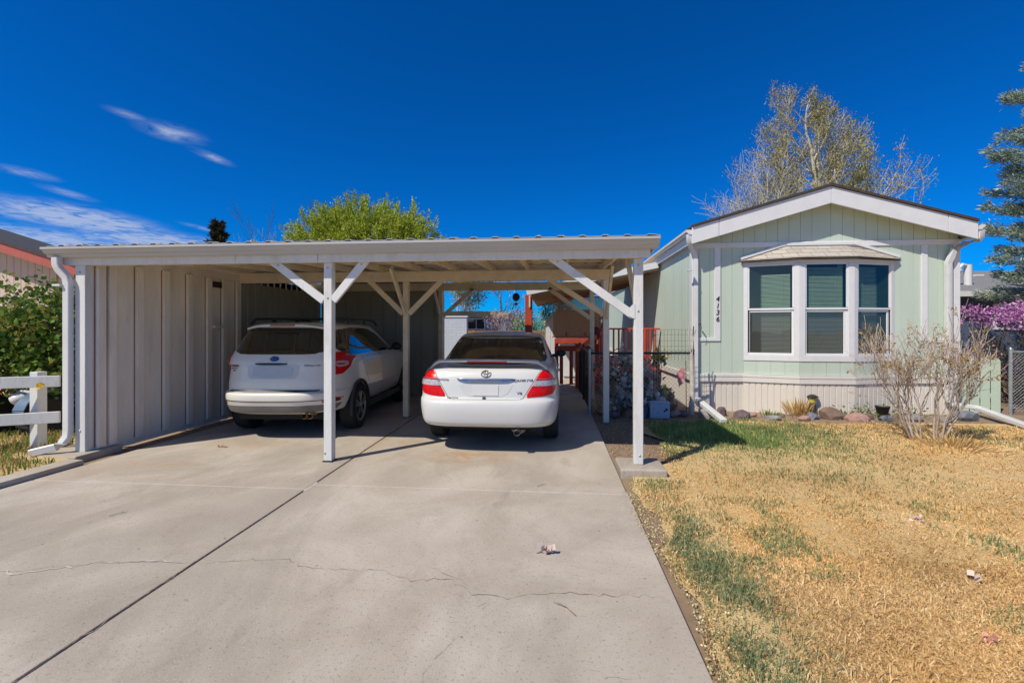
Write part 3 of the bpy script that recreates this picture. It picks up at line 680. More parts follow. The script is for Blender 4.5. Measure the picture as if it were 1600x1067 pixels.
# skirting, with its cap rail
mb = MB(); siding(mb, HX0 + .02, HX1 - .02, -.05, .61, lambda a, o, z: (a, HY + .012 - o, z), .102, .020, .013, .03); mb.build('skirting', SKIRT, home)
mb = MB(); siding(mb, HY + .02, HB, -.05, .61, lambda a, o, z: (HX0 + .03 - o, a, z), .102, .020, .013, .03); mb.build('skirting', SKIRT, home)
mb = MB(); mb.box(HX0 - .004, HX1 + .004, HY - .022, HY + .01, .525, .612); mb.box(HX0 - .004, HX1 + .004, HY - .028, HY + .01, .616, .668)
mb.box(HX0 - .022, HX0 + .02, HY + .012, HB, .53, .655); mb.build('skirting_rail', M('rail_offwhite', (.66, .63, .59), .5, var=.05), home, bevel=.004)
# roof
OV, FY = .30, 8.60
mb = MB(); T = .045
for sx in (-1, 1):
    xe = AX + sx * (AX - HX0 + .10); ze = slope(HX0 - .10) if sx < 0 else slope(AX + (AX - HX0) + .10)
    zr = AZ + .205; zz = ze + .205
    v = [(AX, y, zr + t) for y in (FY - .03, HB) for t in (0, T)] + [(xe, y, zz + t) for y in (FY - .03, HB) for t in (0, T)]
    mb.add(v, [(0, 1, 3, 2), (4, 6, 7, 5), (0, 4, 5, 1), (2, 3, 7, 6), (1, 5, 7, 3), (0, 2, 6, 4)])
rf = mb.build('roof', SHING, home)
def rake(sx, a, b, name='rake_board'):
    """fascia board along the gable between fractions a and b of the slope."""
    L_ = AX - HX0 + .10; xa, xb = AX + sx * L_ * a, AX + sx * L_ * b
    za, zb = AZ - (AZ - EZ) / (AX - HX0) * L_ * a, AZ - (AZ - EZ) / (AX - HX0) * L_ * b
    mb = MB(); v = [(xa, y, za + t) for y in (FY, FY + .025) for t in (-.10, .200)] + [(xb, y, zb + t) for y in (FY, FY + .025) for t in (-.10, .200)]
    v = [(p[0], p[1], p[2]) for p in v]
    mb.add(v, [(0, 1, 3, 2), (4, 6, 7, 5), (0, 4, 5, 1), (2, 3, 7, 6), (1, 5, 7, 3), (0, 2, 6, 4)])
    mb.build(name, TRIM, home, bevel=.004)
rake(-1, 0.0012, .80); rake(-1, .8035, 1.); rake(1, 0.0012, .80); rake(1, .8035, 1.)
mb = MB()      # soffit under the overhang, panelled
for sx in (-1, 1):
    for k in range(11):
        a, b = k / 11 + .001, (k + 1) / 11 - .001; L_ = AX - HX0 + .09
        xa, xb = AX + sx * L_ * a, AX + sx * L_ * b; m_ = (AZ - EZ) / (AX - HX0); za, zb = AZ - m_ * L_ * a, AZ - m_ * L_ * b
        v = [(xa, FY + .027, za), (xa, HY - .002, za), (xb, HY - .002, zb), (xb, FY + .027, zb)]
        mb.add(v + [(p[0], p[1], p[2] + .012) for p in v], [(0, 1, 2, 3), (4, 7, 6, 5), (0, 4, 5, 1), (1, 5, 6, 2), (2, 6, 7, 3), (3, 7, 4, 0)])
mb.build('soffit', M('soffit_cream', (.62, .60, .50), .6, var=.05), home)
# eave gutters
for (x, sg) in ((HX0 - .10, -1), (HX1 + .10, 1)):
    ze = 3.275
    gp2 = [(0, 0), (.055, 0), (.075, .03), (.105, .045), (.105, .085), (.095, .085), (.095, .05), (.068, .038), (.05, .008), (.006, .008), (.006, .085), (0, .085)]
    mb = MB(); mb.prism(gp2, 1., lambda a, b, t, x=x, sg=sg, ze=ze: (x + sg * a, FY + .02 + t * (HB - FY - .02), ze - .03 + b))
    mb.prism(gp2[:5] + [(0, .085)], 1., lambda a, b, t, x=x, sg=sg, ze=ze: (x + sg * a, FY + .012 + t * .006, ze - .03 + b)); mb.build('gutter', METAL_W, home)
    mb = MB(); mb.box(min(x, x - sg * .02), max(x, x - sg * .02), FY + .027, HB, 3.10, 3.33); mb.build('eave_fascia', TRIM, home)
    mb = MB(); a, b = sorted((x - sg * .022, x - sg * .10)); mb.box(a, b, FY + .03, HB, 3.10, 3.118); mb.build('eave_soffit', TRIM, home)
# trim boards on the front wall
def trim(x0, x1, z0, z1, d=.02):
    mb = MB(); mb.box(x0, x1, HY - d, HY + .005, z0, z1); return mb.build('trim_board', TRIM, home, bevel=.003)
trim(HX0 - .02, HX1 + .02, 3.035, 3.13, .022)
tn = trim(3.035, 3.142, 1.285, 3.034); trim(2.72, 3.034, 1.285, 1.345)
trim(6.655, 6.76, 1.30, 3.034); trim(6.761, 7.19, 1.27, 1.335)
trim(HX0 - .02, HX0 + .085, .67, 3.034, .021); trim(HX1 - .085, HX1 + .02, .67, 3.034, .021)
mb = MB(); mb.box(HX0 - .021, HX0, HY - .02, HY + .14, .67, 3.1); mb.build('trim_board', TRIM, home, bevel=.003)
for ch, z in zip('4136', (2.075, 1.945, 1.82, 1.695)):
    text('house_number', ch, .135, BLACK, home, (3.086, HY - .026, z), FACE_Y @ Matrix.Rotation(R(-3), 3, 'Z'), .004, shear=.12)
# downspouts: left one ends in a pale extension on the lawn, right one likewise
downspout(home, [(2.50, 8.66, 3.25), (2.50, 8.665, 3.17), (2.52, 8.70, 3.09), (2.60, 8.80, 2.98), (2.665, 8.845, 2.88), (2.675, 8.848, 2.80), (2.675, 8.848, .20)], METAL_W, .085, .07, ribs=(2.6,))
mb = MB(); mb.bar((2.68, 8.80, .20), (2.72, 7.55, .035), .11, .075); mb.build('downspout_extension', METAL_W, home, bevel=.012)
downspout(home, [(7.45, 8.66, 3.25), (7.45, 8.665, 3.13), (7.43, 8.68, 3.08), (7.27, 8.76, 3.02), (7.13, 8.80, 2.92), (7.11, 8.82, 2.82), (7.07, 8.84, 2.70), (7.08, 8.85, 2.62), (7.08, 8.85, .20)], METAL_W, .10, .07, ribs=(2.45,))
mb = MB(); mb.bar((7.10, 8.84, .17), (7.5, 8.74, .12), .10, .07); mb.bar((7.50, 8.86, .12), (7.13, 7.45, .03), .115, .07); mb.build('downspout_extension', METAL_W, home, bevel=.012)
# bay window
bayP = [Vector((3.56, HY, 0)), Vector((4.42, 8.62, 0)), Vector((5.34, 8.62, 0)), Vector((6.20, HY, 0))]
mb = MB()
for P0, P1 in zip(bayP[:-1], bayP[1:]):
    e = (P1 - P0); L_ = e.length; e.normalize(); n = Vector((e.y, -e.x, 0)); k = int(L_ / .2)
    for i in range(k):
        mb.frame_box(P0, e, n, L_ * i / k + (.004 if i else 0), L_ * (i + 1) / k - .004, -.03, -.002, .672, .925)
    mb.frame_box(P0, e, n, .001, L_ - .001, -.035, -.010, .672, .925)
mb.build('bay_base', GREEN, home)
mb = MB()
for P0, P1 in zip(bayP[:-1], bayP[1:]):
    e = (P1 - P0); L_ = e.length; e.normalize(); n = Vector((e.y, -e.x, 0)); q0, q1 = P0 + n * .012, P1 + n * .012
    siding(mb, 0, L_, -.05, .61, lambda a, o, z, q0=q0, e=e, n=n: tuple(q0 + e * a + n * o + Vector((0, 0, z))), .102, .020, .013, .02)
mb.build('skirting', SKIRT, home)
mb = MB()
for P0, P1 in zip(bayP[:-1], bayP[1:]):
    e = (P1 - P0); L_ = e.length; e.normalize(); n = Vector((e.y, -e.x, 0))
    mb.frame_box(P0, e, n, -.002, L_ + .002, -.02, .034, .525, .612); mb.frame_box(P0, e, n, -.002, L_ + .002, -.02, .040, .616, .667)
mb.build('skirting_rail', MATS['rail_offwhite'], home, bevel=.004)
mb = MB()
for i, (P0, P1) in enumerate(zip(bayP[:-1], bayP[1:])):
    e = (P1 - P0); L_ = e.length; e.normalize(); n = Vector((e.y, -e.x, 0))
    mb.frame_box(P0, e, n, 0, L_, -.04, .012, .926, 1.03)       # bottom casing
    mb.frame_box(P0, e, n, 0, L_, -.04, .010, 2.70, 2.785)       # head casing
    w0, w1 = (.075, .085) if i == 0 else (.095, .095) if i == 1 else (.085, .075)
    mb.frame_box(P0, e, n, 0, w0, -.04, .008, 1.032, 2.698); mb.frame_box(P0, e, n, L_ - w1, L_, -.04, .008, 1.032, 2.698)
bay = mb.build('bay_window', TRIM, home, bevel=.004)
G_UP = glassmat('window_glass', (.54, .64, .58)); G_LO = glassmat('screened_glass', (.50, .54, .54), haze=.28, hcol=(.13, .135, .13))
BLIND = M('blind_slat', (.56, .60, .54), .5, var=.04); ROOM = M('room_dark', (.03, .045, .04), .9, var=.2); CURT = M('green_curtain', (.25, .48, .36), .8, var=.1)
VINYL = M('window_vinyl', (.74, .75, .76), .35, var=.03)
for i, (P0, P1) in enumerate(zip(bayP[:-1], bayP[1:])):
    e = (P1 - P0); L_ = e.length; e.normalize(); n = Vector((e.y, -e.x, 0))
    a, b = (.075, L_ - .085) if i == 0 else (.095, L_ - .095) if i == 1 else (.085, L_ - .075)
    for (z0, z1, d0, d1, up) in ((1.86, 2.698, -.03, -.002, True), (1.032, 1.855, -.045, -.018, False)):
        mb = MB(); t = .026 if up else .035
        mb.frame_box(P0, e, n, a + .001, b - .001, d0, d1, z1 - t, z1 - .001); mb.frame_box(P0, e, n, a + .001, b - .001, d0, d1 + (.012 if not up else .003), z0, z0 + (.034 if up else .04))
        mb.frame_box(P0, e, n, a + .001, a + t, d0, d1, z0 + .042, z1 - t - .001); mb.frame_box(P0, e, n, b - t - (.03 if not up and i != 0 else 0), b - .001, d0, d1, z0 + .042, z1 - t - .001)
        s_ = mb.build('sash', VINYL, bay, bevel=.003)
        mb = MB(); q = [P0 + e * (a + t) + n * (d0 + .012), P0 + e * (b - t) + n * (d0 + .012)]
        mb.add([q[0] + Vector((0, 0, z0 + .03)), q[1] + Vector((0, 0, z0 + .03)), q[1] + Vector((0, 0, z1 - t)), q[0] + Vector((0, 0, z1 - t))], [(0, 1, 2, 3)])
        mb.build('pane', G_UP if up else G_LO, bay)
    mb = MB(); z = 1.06; rs = random.Random(i)
    top = 2.50 if i == 0 else 2.62
    while z < top:
        tl = rs.gauss(0, .002)
        mb.add([P0 + e * (a + .05) + n * -.078 + Vector((0, 0, z + tl)), P0 + e * (b - (.14 if i == 2 else .05)) + n * -.078 + Vector((0, 0, z)),
                P0 + e * (b - (.14 if i == 2 else .05)) + n * -.092 + Vector((0, 0, z + .019)), P0 + e * (a + .05) + n * -.092 + Vector((0, 0, z + .019 + tl))], [(0, 1, 2, 3)]); z += .0235
    for s_ in (.25, .78): mb.tube([P0 + e * (a + (b - a) * s_) + n * -.075 + Vector((0, 0, 1.06)), P0 + e * (a + (b - a) * s_) + n * -.075 + Vector((0, 0, top))], .003, 4)
    mb.build('blind', BLIND, bay)
    if i > 0:
        mb = MB()
        for q in range(3): mb.tube([P0 + e * (b - .035 - .03 * q) + n * -.115 + Vector((0, 0, 1.04)), P0 + e * (b - .04 - .03 * q) + n * -.115 + Vector((0, 0, 2.69))], .018, 6)
        mb.build('curtain', CURT, bay, smooth=60)
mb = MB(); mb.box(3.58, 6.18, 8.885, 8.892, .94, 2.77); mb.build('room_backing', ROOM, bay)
# its hipped shingle roof and the white boards that follow it
ez, tz = 2.79, 3.055
E_ = [Vector((3.50, 8.83, ez - .01)), Vector((4.40, 8.52, ez)), Vector((5.36, 8.52, ez)), Vector((6.26, 8.83, ez - .01))]
Tt = [Vector((4.30, 8.893, tz)), Vector((4.42, 8.893, tz)), Vector((5.34, 8.893, tz)), Vector((5.52, 8.893, tz))]
Bk = [Vector((3.50, 8.893, ez + .01)), Vector((6.26, 8.893, ez + .01))]
mb = MB()
mb.add([E_[0], E_[1], Tt[1], Tt[0], Bk[0]], [(0, 1, 2, 3, 4)]); mb.add([E_[1], E_[2], Tt[2], Tt[1]], [(0, 1, 2, 3)]); mb.add([E_[2], E_[3], Bk[1], Tt[3], Tt[2]], [(0, 1, 2, 3, 4)])
mb.build('bay_roof', TANSH, bay)
mb = MB()
for a, b in zip(E_[:-1], E_[1:]):
    mb.add([a + Vector((0, .01, -.004)), b + Vector((0, .01, -.004)), b + Vector((0, .01, -.032)), a + Vector((0, .01, -.032))], [(0, 1, 2, 3)])
    mb.add([a + Vector((0, .01, -.032)), b + Vector((0, .01, -.032)), Vector((b.x, 8.89, ez - .032)), Vector((a.x, 8.89, ez - .032))], [(0, 1, 2, 3)])
mb.build('drip_edge', SHING, bay)
mb = MB(); mb.bar((3.50, 8.872, ez + .035), (4.30, 8.872, tz + .025), .03, .05); mb.bar((4.31, 8.870, tz + .027), (5.51, 8.870, tz + .027), .03, .05); mb.bar((5.52, 8.872, tz + .025), (6.28, 8.872, ez + .035), .03, .05)
mb.build('roof_flashing', TRIM, bay, bevel=.003)
# a sprig of dead vine on the left corner trim and a small hook
mb = MB(); mb.bar((2.735, 8.82, 1.60), (2.74, 8.75, 1.60), .02, .02); mb.tube([(2.74, 8.76, 1.6), (2.76, 8.75, 1.52), (2.72, 8.75, 1.45)], .004, 4); mb.build('hook', DARKM, home)
# ------------------------------------------------------------------ cars
def carpaint(name, col, dirt, damt):
    m = M(name, col, .32, var=.015, scale=2, coat=.5, dirt=dirt, dscale=1.8, damt=damt); return m
PAINT = carpaint('white_car_paint', (.565, .57, .57), (.42, .46, .39), .22)
PAINT2 = carpaint('satin_white_car_paint', (.68, .655, .60), (.45, .41, .34), .3)
DUSTY = M('dusty_white_paint', (.66, .655, .64), .55, var=.05, scale=3, coat=.2, dirt=(.42, .39, .34), dscale=5, damt=.45)
TINT = M('dark_car_glass', (.008, .010, .009), .06, var=.2, scale=3, coat=.6, dirt=(.05, .05, .045), dscale=2, damt=.25)
REDL = M('red_lamp_lens', (.56, .0025, .006), .35, var=.25, scale=22, coat=.08, spec=.25)
REDD = M('dark_red_lens', (.22, .01, .015), .25, var=.2, scale=20, coat=.6)
CLEARL = M('clear_lamp_lens', (.40, .37, .40), .2, var=.45, scale=40, coat=1.)
CHROME = M('chrome', (.36, .37, .39), .22, metal=1., var=.05)
ALLOY = M('alloy_wheel', (.40, .41, .42), .3, metal=.9, var=.1)
GAP = M('panel_gap_black', (.02, .02, .02), .8, var=.1)
WELL = M('wheel_well', (.01, .01, .01), .95, var=.2)
GREYT = M('grey_badge', (.10, .10, .11), .35, metal=.5, var=.1)
PLATE = M('blank_plate', (.42, .46, .52), .45, var=.03)
BLUEB = M('blue_badge', (.005, .03, .25), .2, var=.1, coat=1.)
CLAD = M('dark_cladding', (.035, .034, .032), .7, var=.25, scale=12)

def interp(tab, t):
    """Smooth interpolation of rows (key, a, b, c ...) at t."""
    k = [r_[0] for r_ in tab]; t = min(max(t, k[0]), k[-1])
    for i in range(len(k) - 1):
        if t <= k[i + 1]:
            u = (t - k[i]) / (k[i + 1] - k[i]) if k[i + 1] > k[i] else 0
            return [a + (b - a) * u for a, b in zip(tab[i][1:], tab[i + 1][1:])]
    return list(tab[-1][1:])

def stack(mb, rows, L, n, bow_r, bow_f, ztop, zref, zb, N=112, crown=.03, cap_rings=(.86, .6, .3), base=True, crown_y=0.):
    """Rounded plan outlines stacked in height; each row is (z, half width, rear inset, front inset)."""
    rings = []
    for (z, w, yr, yf) in rows:
        ring = []; y0, y1 = yr, L - yf; ym = (y0 + y1) / 2; a = (y1 - y0) / 2
        for j in range(N):
            th = 2 * math.pi * (j + .5) / N; c, s = math.cos(th), math.sin(th)
            x = w * math.copysign(abs(c) ** (2 / n), c); yy = math.copysign(abs(s) ** (2 / n), s)
            y = ym + a * yy
            q = (abs(x) / w) ** 2.2
            if yy < 0: y += bow_r * q * (-yy) ** 3
            else: y -= bow_f * q * yy ** 3
            zz = zb + (z - zb) * (ztop(y) - zb) / (zref - zb) if z > zb else z
            ring.append((x, y, zz))
        rings.append(ring)
    last = rings[-1]; ym = sum(p[1] for p in last) / N
    for k, sc in enumerate(cap_rings):
        rings.append([(p[0] * sc, ym + (p[1] - ym) * (1 - (1 - sc) * .97), p[2] + crown * (1 - sc * sc)) for p in last])
    vs = [p for r_ in rings for p in r_]; fs = []
    for i in range(len(rings) - 1):
        for j in range(N):
            j2 = (j + 1) % N; fs.append((i * N + j, i * N + j2, (i + 1) * N + j2, (i + 1) * N + j))
    t = (len(rings) - 1) * N; c = len(vs)
    vs.append((0, ym, last[0][2] * 0 + sum(p[2] for p in last) / N + crown))
    for j in range(N): fs.append((t + j, t + (j + 1) % N, c))
    fs.append(tuple(range(N - 1, -1, -1)))
    mb.add(vs, fs)

def refine(rows, k):
    """Extra rows between the given ones (Catmull-Rom) so that the surface is smooth."""
    out = []
    for i in range(len(rows) - 1):
        p0, p1, p2, p3 = rows[max(i - 1, 0)], rows[i], rows[i + 1], rows[min(i + 2, len(rows) - 1)]
        for j in range(k):
            t = j / k
            out.append(tuple(p1[d] + (p2[d] - p1[d]) * (t + 0 * t) if d == 0 else
                             .5 * (2 * p1[d] + (p2[d] - p0[d]) * t + (2 * p0[d] - 5 * p1[d] + 4 * p2[d] - p3[d]) * t * t + (3 * p1[d] - p0[d] - 3 * p2[d] + p3[d]) * t ** 3) for d in range(4)))
    out.append(rows[-1]); return out

def car_body(car, lower, upper, paint, axles, wr, half, smooth=38):
    """Lower body with wheel arches cut out, greenhouse on top; returns the body object and its BVH."""
    lo = lower.build('body', [paint, WELL], None)
    ct = MB()
    for y in axles:
        for sx in (-1, 1):
            ct.lathe([(wr, -.17), (wr, .17)], (sx * (half - .12), y, wr * .93), 48, 'x')
    cu = ct.build('cutter', WELL, None)
    bo = lo.modifiers.new('arch', 'BOOLEAN'); bo.operation = 'DIFFERENCE'; bo.object = cu; bo.solver = 'EXACT'
    me = bpy.data.meshes.new_from_object(lo.evaluated_get(bpy.context.evaluated_depsgraph_get()))
    bpy.data.objects.remove(cu); bpy.data.objects.remove(lo)
    um = upper.build('tmp', [paint], None, smooth=None); bm = bmesh.new(); bm.from_mesh(me)
    bm.from_mesh(um.data); bpy.data.objects.remove(um)
    bmesh.ops.recalc_face_normals(bm, faces=bm.faces)
    for f in bm.faces:
        c = f.calc_center_median(); f.smooth = True; f.material_index = 0
        if abs(c.x) > half - .31 and c.z < 1. and any((c.y - y) ** 2 + (c.z - wr * .93) ** 2 < (wr + .004) ** 2 for y in axles): f.material_index = 1
    for e in bm.edges: e.smooth = len(e.link_faces) != 2 or e.calc_face_angle(0) < R(smooth)
    bm.to_mesh(me); me.materials.clear(); me.materials.append(paint); me.materials.append(WELL)
    bv = BVHTree.FromBMesh(bm); bm.free()
    me.name = 'body'
    return link('body', me, car), bv

def onbody(bv, p, axis):
    a, b = p
    o, d = {'rear': (Vector((a, -3, b)), Vector((0, 1, 0))), 'right': (Vector((3, a, b)), Vector((-1, 0, 0))), 'left': (Vector((-3, a, b)), Vector((1, 0, 0))), 'top': (Vector((a, b, 4)), Vector((0, 0, -1)))}[axis]
    h = bv.ray_cast(o, d)
    if h[0] is None or (axis == 'rear' and h[0].y > 2.5):
        h = bv.find_nearest(o + d * {'rear': 3.3, 'right': 2.2, 'left': 2.2, 'top': 3}[axis])
    n = h[1] if h[1].dot(d) < 0 else -h[1]
    return h[0], n, d

def smooth_poly(poly, it=1, keep=.2):
    for _ in range(it):
        q = []
        for i in range(len(poly)):
            a, b = Vector(poly[i]), Vector(poly[(i + 1) % len(poly)]); q += [tuple(a.lerp(b, keep)), tuple(a.lerp(b, 1 - keep))]
        poly = q
    return poly

def plate(name, bv, poly, axis, mat, parent, off=.004, res=.03, rnd=1, rim=.012, bulge=0., keep=.2, smooth=50):
    """Outline laid on the body surface as a skin of its own thickness (lamps, panes, badges, seams)."""
    if rnd: poly = smooth_poly(list(poly), rnd, keep)
    P = []
    for i in range(len(poly)):
        a, b = Vector(poly[i]), Vector(poly[(i + 1) % len(poly)]); k = max(1, int((b - a).length / res))
        P += [a.lerp(b, j / k) for j in range(k)]
    n = len(P); E_ = [(i, (i + 1) % n) for i in range(n)]
    xs, ys = [p.x for p in P], [p.y for p in P]
    def inside(q):
        c = False
        for i in range(n):
            a, b = P[i], P[i - 1]
            if (a.y > q.y) != (b.y > q.y) and q.x < (b.x - a.x) * (q.y - a.y) / (b.y - a.y) + a.x: c = not c
        return c
    def dist(q):
        m_ = 9.
        for i in range(n):
            a, b = P[i], P[(i + 1) % n]; d = b - a; t = max(0, min(1, (q - a).dot(d) / max(d.length_squared, 1e-12))); m_ = min(m_, (a + d * t - q).length)
        return m_
    V_ = list(P); x = min(xs) + res / 2
    while x < max(xs):
        y = min(ys) + res / 2
        while y < max(ys):
            q = Vector((x, y))
            if inside(q) and dist(q) > res * .45: V_.append(q)
            y += res
        x += res
    r_ = geometry.delaunay_2d_cdt(V_, E_, [], 1, 1e-6); vv, tris = r_[0], r_[2]
    mb = MB(); top = []
    for q in vv:
        h, nn, d = onbody(bv, q, axis); dq = dist(q) if bulge else 0
        top.append(h + nn * (off + bulge * (1 - math.exp(-dq / .03)) if bulge else off))
    rimv = []
    for q in P:
        h, nn, d = onbody(bv, q, axis); rimv.append(h - nn * rim)
    # the outline vertices come back first and in order
    m0 = len(top)
    idx = []
    for p in P:
        idx.append(min(range(len(vv)), key=lambda i: (vv[i] - p).length_squared))
    fs = [tuple(t) for t in tris] + [(idx[i], idx[(i + 1) % n], m0 + (i + 1) % n, m0 + i) for i in range(n) if idx[i] != idx[(i + 1) % n]]
    mb.add(top + rimv, fs)
    return mb.build(name, mat, parent, smooth=smooth)

def seam(mb, bv, pts, axis, w=.004, off=.0008, res=.03):
    Q = []
    for a, b in zip(pts[:-1], pts[1:]):
        a, b = Vector(a), Vector(b); k = max(1, int((b - a).length / res)); Q += [a.lerp(b, j / k) for j in range(k)]
    Q.append(Vector(pts[-1]))
    H = [onbody(bv, q, axis) for q in Q]
    mb.tube([h - n * (w * .55) for h, n, d in H], w, 5)

def wheel(car, x, y, r, w, side, rim_r, spokes, name='wheel'):
    """Tyre, rim and spokes; side is +1 for the right of the car."""
    mb = MB(); h = w / 2
    mb.lathe([(rim_r - .01, -h * .8), (rim_r + .015, -h * .95), (r * .9, -h), (r * .975, -h * .86), (r, -h * .6), (r, h * .6), (r * .975, h * .86), (r * .9, h), (rim_r + .015, h * .95), (rim_r - .01, h * .8)], (x, y, r), 40, 'x')
    wh = mb.build(name, RUBBER, car, smooth=35)
    mb = MB(); o = side
    mb.lathe([(rim_r, -h * .7 * o), (rim_r, h * .93 * o), (rim_r - .018, h * .9 * o), (rim_r - .03, h * .4 * o), (rim_r - .035, -h * .5 * o)], (x, y, r), 40, 'x')
    for k in range(spokes):
        a = 2 * math.pi * k / spokes + .3
        for da in (-.11, .11):
            c, s = math.cos(a + da), math.sin(a + da); c2, s2 = math.cos(a + da * 1.6), math.sin(a + da * 1.6)
            mb.bar((x + o * h * .80, y + c * .03, r + s * .03), (x + o * h * .74, y + c2 * (rim_r - .015), r + s2 * (rim_r - .015)), .035, .025, up=(1, 0, 0))
    mb.lathe([(.055, h * .6 * o), (.055, h * .85 * o), (.04, h * .9 * o)], (x, y, r), 16, 'x'); mb.build('rim', ALLOY, wh, smooth=35)
    mb = MB(); mb.lathe([(rim_r - .04, -h * .2), (rim_r - .04, 0.0)], (x, y, r), 24, 'x'); mb.build('brake_disc', WELL, wh)
    return wh

# ---- white sedan ----------------------------------------------------------
SX, SY = -.81, 5.33
sedan = thing('parked_sedan', (SX, SY, 0), 'white four-door sedan with rear spoiler parked on the right side under the carport', 'car', 'cars parked under the carport', local=True)
L = 4.80
rows = [(.235, .79, .17, .3), (.255, .84, .075, .16), (.295, .862, .03, .1), (.36, .878, .012, .05), (.46, .89, .0, .02), (.54, .897, .004, .0), (.585, .899, .022, .0), (.605, .898, .055, .0), (.625, .897, .075, .01), (.70, .896, .088, .02),
        (.80, .888, .10, .05), (.88, .875, .118, .09), (.94, .856, .145, .14), (.972, .836, .175, .18), (.990, .81, .215, .24)]
def zt(y):
    if y < 3.25: return .99
    return .99 - .27 * ((y - 3.25) / 1.55) ** 1.6
lo = MB(); stack(lo, refine(rows, 3), L, 9.5, .10, .22, zt, .99, .60, crown=.022, N=144, cap_rings=(.95, .86, .7, .5, .25))
up = MB()
urows = [(.90, .835, .45, .85), (.96, .822, .60, .95), (1.03, .79, .76, 1.15), (1.12, .757, .98, 1.40), (1.22, .722, 1.20, 1.66), (1.31, .689, 1.42, 1.9), (1.37, .662, 1.58, 2.07), (1.405, .64, 1.70, 2.18), (1.43, .60, 1.83, 2.30), (1.445, .53, 1.98, 2.42)]
stack(up, refine(urows, 3), L, 5.5, .12, .2, lambda y: 1.49, 1.49, .2, crown=.028, N=128, cap_rings=(.9, .75, .5, .25))
body, bv = car_body(sedan, lo, up, PAINT, (1.06, 3.78), .355, .895)
mir = lambda poly: [(-a, b) for a, b in poly]
# lamps
LAMP = [(.672, .972), (.745, .965), (.80, .90), (.838, .80), (.832, .715), (.80, .668), (.70, .648), (.475, .632)]
def cut(poly, za, zb_):
    """Part of a lamp outline between two heights."""
    def clip(P, z, keep_up):
        out = []
        for i in range(len(P)):
            a, b = P[i], P[(i + 1) % len(P)]; ia, ib = (a[1] >= z) == keep_up, (b[1] >= z) == keep_up
            if ia: out.append(a)
            if ia != ib: t = (z - a[1]) / (b[1] - a[1]); out.append((a[0] + (b[0] - a[0]) * t, z))
        return out
    return clip(clip(poly, za, True), zb_, False)
for m_ in (lambda p: p, mir):
    tl = plate('tail_lamp', bv, m_(LAMP), 'rear', REDL, sedan, off=.006, res=.028, rnd=1, rim=.02, bulge=.012, keep=.12)
    plate('clear_band', bv, m_(cut([(a + (.004 if a > .7 else -.0), b) for a, b in LAMP], .775, .862)), 'rear', CLEARL, tl, off=.021, res=.025, rnd=0, rim=.0, bulge=.002)
    plate('lens_rib', bv, m_(cut(LAMP, .845, .859)), 'rear', REDD, tl, off=.0245, res=.025, rnd=0, rim=.0)
# spoiler
mb = MB(); sp = []
for k in range(25):
    t = -1 + 2 * k / 24; a = abs(t); z = 1.083 + .014 * (1 - a * a) - .11 * max(0, (a - .80) / .20) ** 1.7; x = .745 * t; y = .205 + .11 * a ** 3
    th = .034 + .012 * max(0, (a - .7) / .3); ch = .13 + .03 * max(0, (a - .7) / .3)
    sp.append([(x, y - .012, z - .004), (x, y + .01, z + th * .45), (x, y + ch * .6, z + th * .42), (x, y + ch, z + .002), (x, y + ch * .6, z - th * .6), (x, y + .012, z - th * .75)])
vs = [p for s_ in sp for p in s_]; fs = [(i * 6 + j, i * 6 + (j + 1) % 6, (i + 1) * 6 + (j + 1) % 6, (i + 1) * 6 + j) for i in range(24) for j in range(6)]
mb.add(vs, fs + [tuple(range(6)), tuple(24 * 6 + j for j in range(6))]); spo = mb.build('spoiler', PAINT, sedan, smooth=50)
mb = MB(); mb.box(-.245, .245, .188, .21, 1.070, 1.092); mb.build('brake_light', REDD, spo, bevel=.003)
# boot lid seam, handle bar, number recess, badges
gap_ = lambda b_, pts, ax, car: (lambda q: (seam(q, b_, pts, ax, .0045), q.build('panel_gap', GAP, car)))(MB())
gap_(bv, [(-.66, .965), (-.455, .628), (-.42, .612), (-.38, .606), (.38, .606), (.42, .612), (.455, .628), (.66, .965)], 'rear', sedan)
gap_(bv, [(1.32, .30), (1.38, .60), (1.62, .78), (1.66, 1.0)], 'right', sedan); gap_(bv, [(2.66, .26), (2.64, .60), (2.70, .95)], 'right', sedan); gap_(bv, [(3.62, .3), (3.6, .6), (3.5, .9)], 'right', sedan)
plate('handle_bar', bv, [(-.36, .872), (.36, .872), (.335, .838), (.24, .810), (-.24, .810), (-.335, .838)], 'rear', CHROME, sedan, off=.012, res=.03, bulge=.014, rim=.01, keep=.15)
pl = plate('plate_recess', bv, [(-.335, .806), (.335, .806), (.275, .69), (.20, .642), (-.20, .642), (-.275, .69)], 'rear', M('recess_paint', (.54, .545, .55), .4, var=.02, coat=.3), sedan, off=.003, res=.03, rim=.004, keep=.12)
plate('number_plate', bv, [(-.155, .79), (.155, .79), (.155, .655), (-.155, .655)], 'rear', M('blank_white_plate', (.57, .57, .57), .4, var=.03), pl, off=.009, res=.03, rnd=0, rim=-.002)
def ring_badge(mb, c, rx, rz, t, bv, n=28):
    pts = []
    for j in range(n):
        a = 2 * math.pi * j / n; h, nn, d = onbody(bv, (c[0] + rx * math.cos(a), c[1] + rz * math.sin(a)), 'rear'); pts.append(h + nn * .005)
    mb.tube(pts, t, 6, closed=True)
mb = MB(); ring_badge(mb, (-.0, .925), .058, .040, .0062, bv); ring_badge(mb, (0, .925), .019, .036, .0042, bv); ring_badge(mb, (0, .943), .040, .0165, .0045, bv); mb.build('emblem', GREYT, sedan, smooth=60)
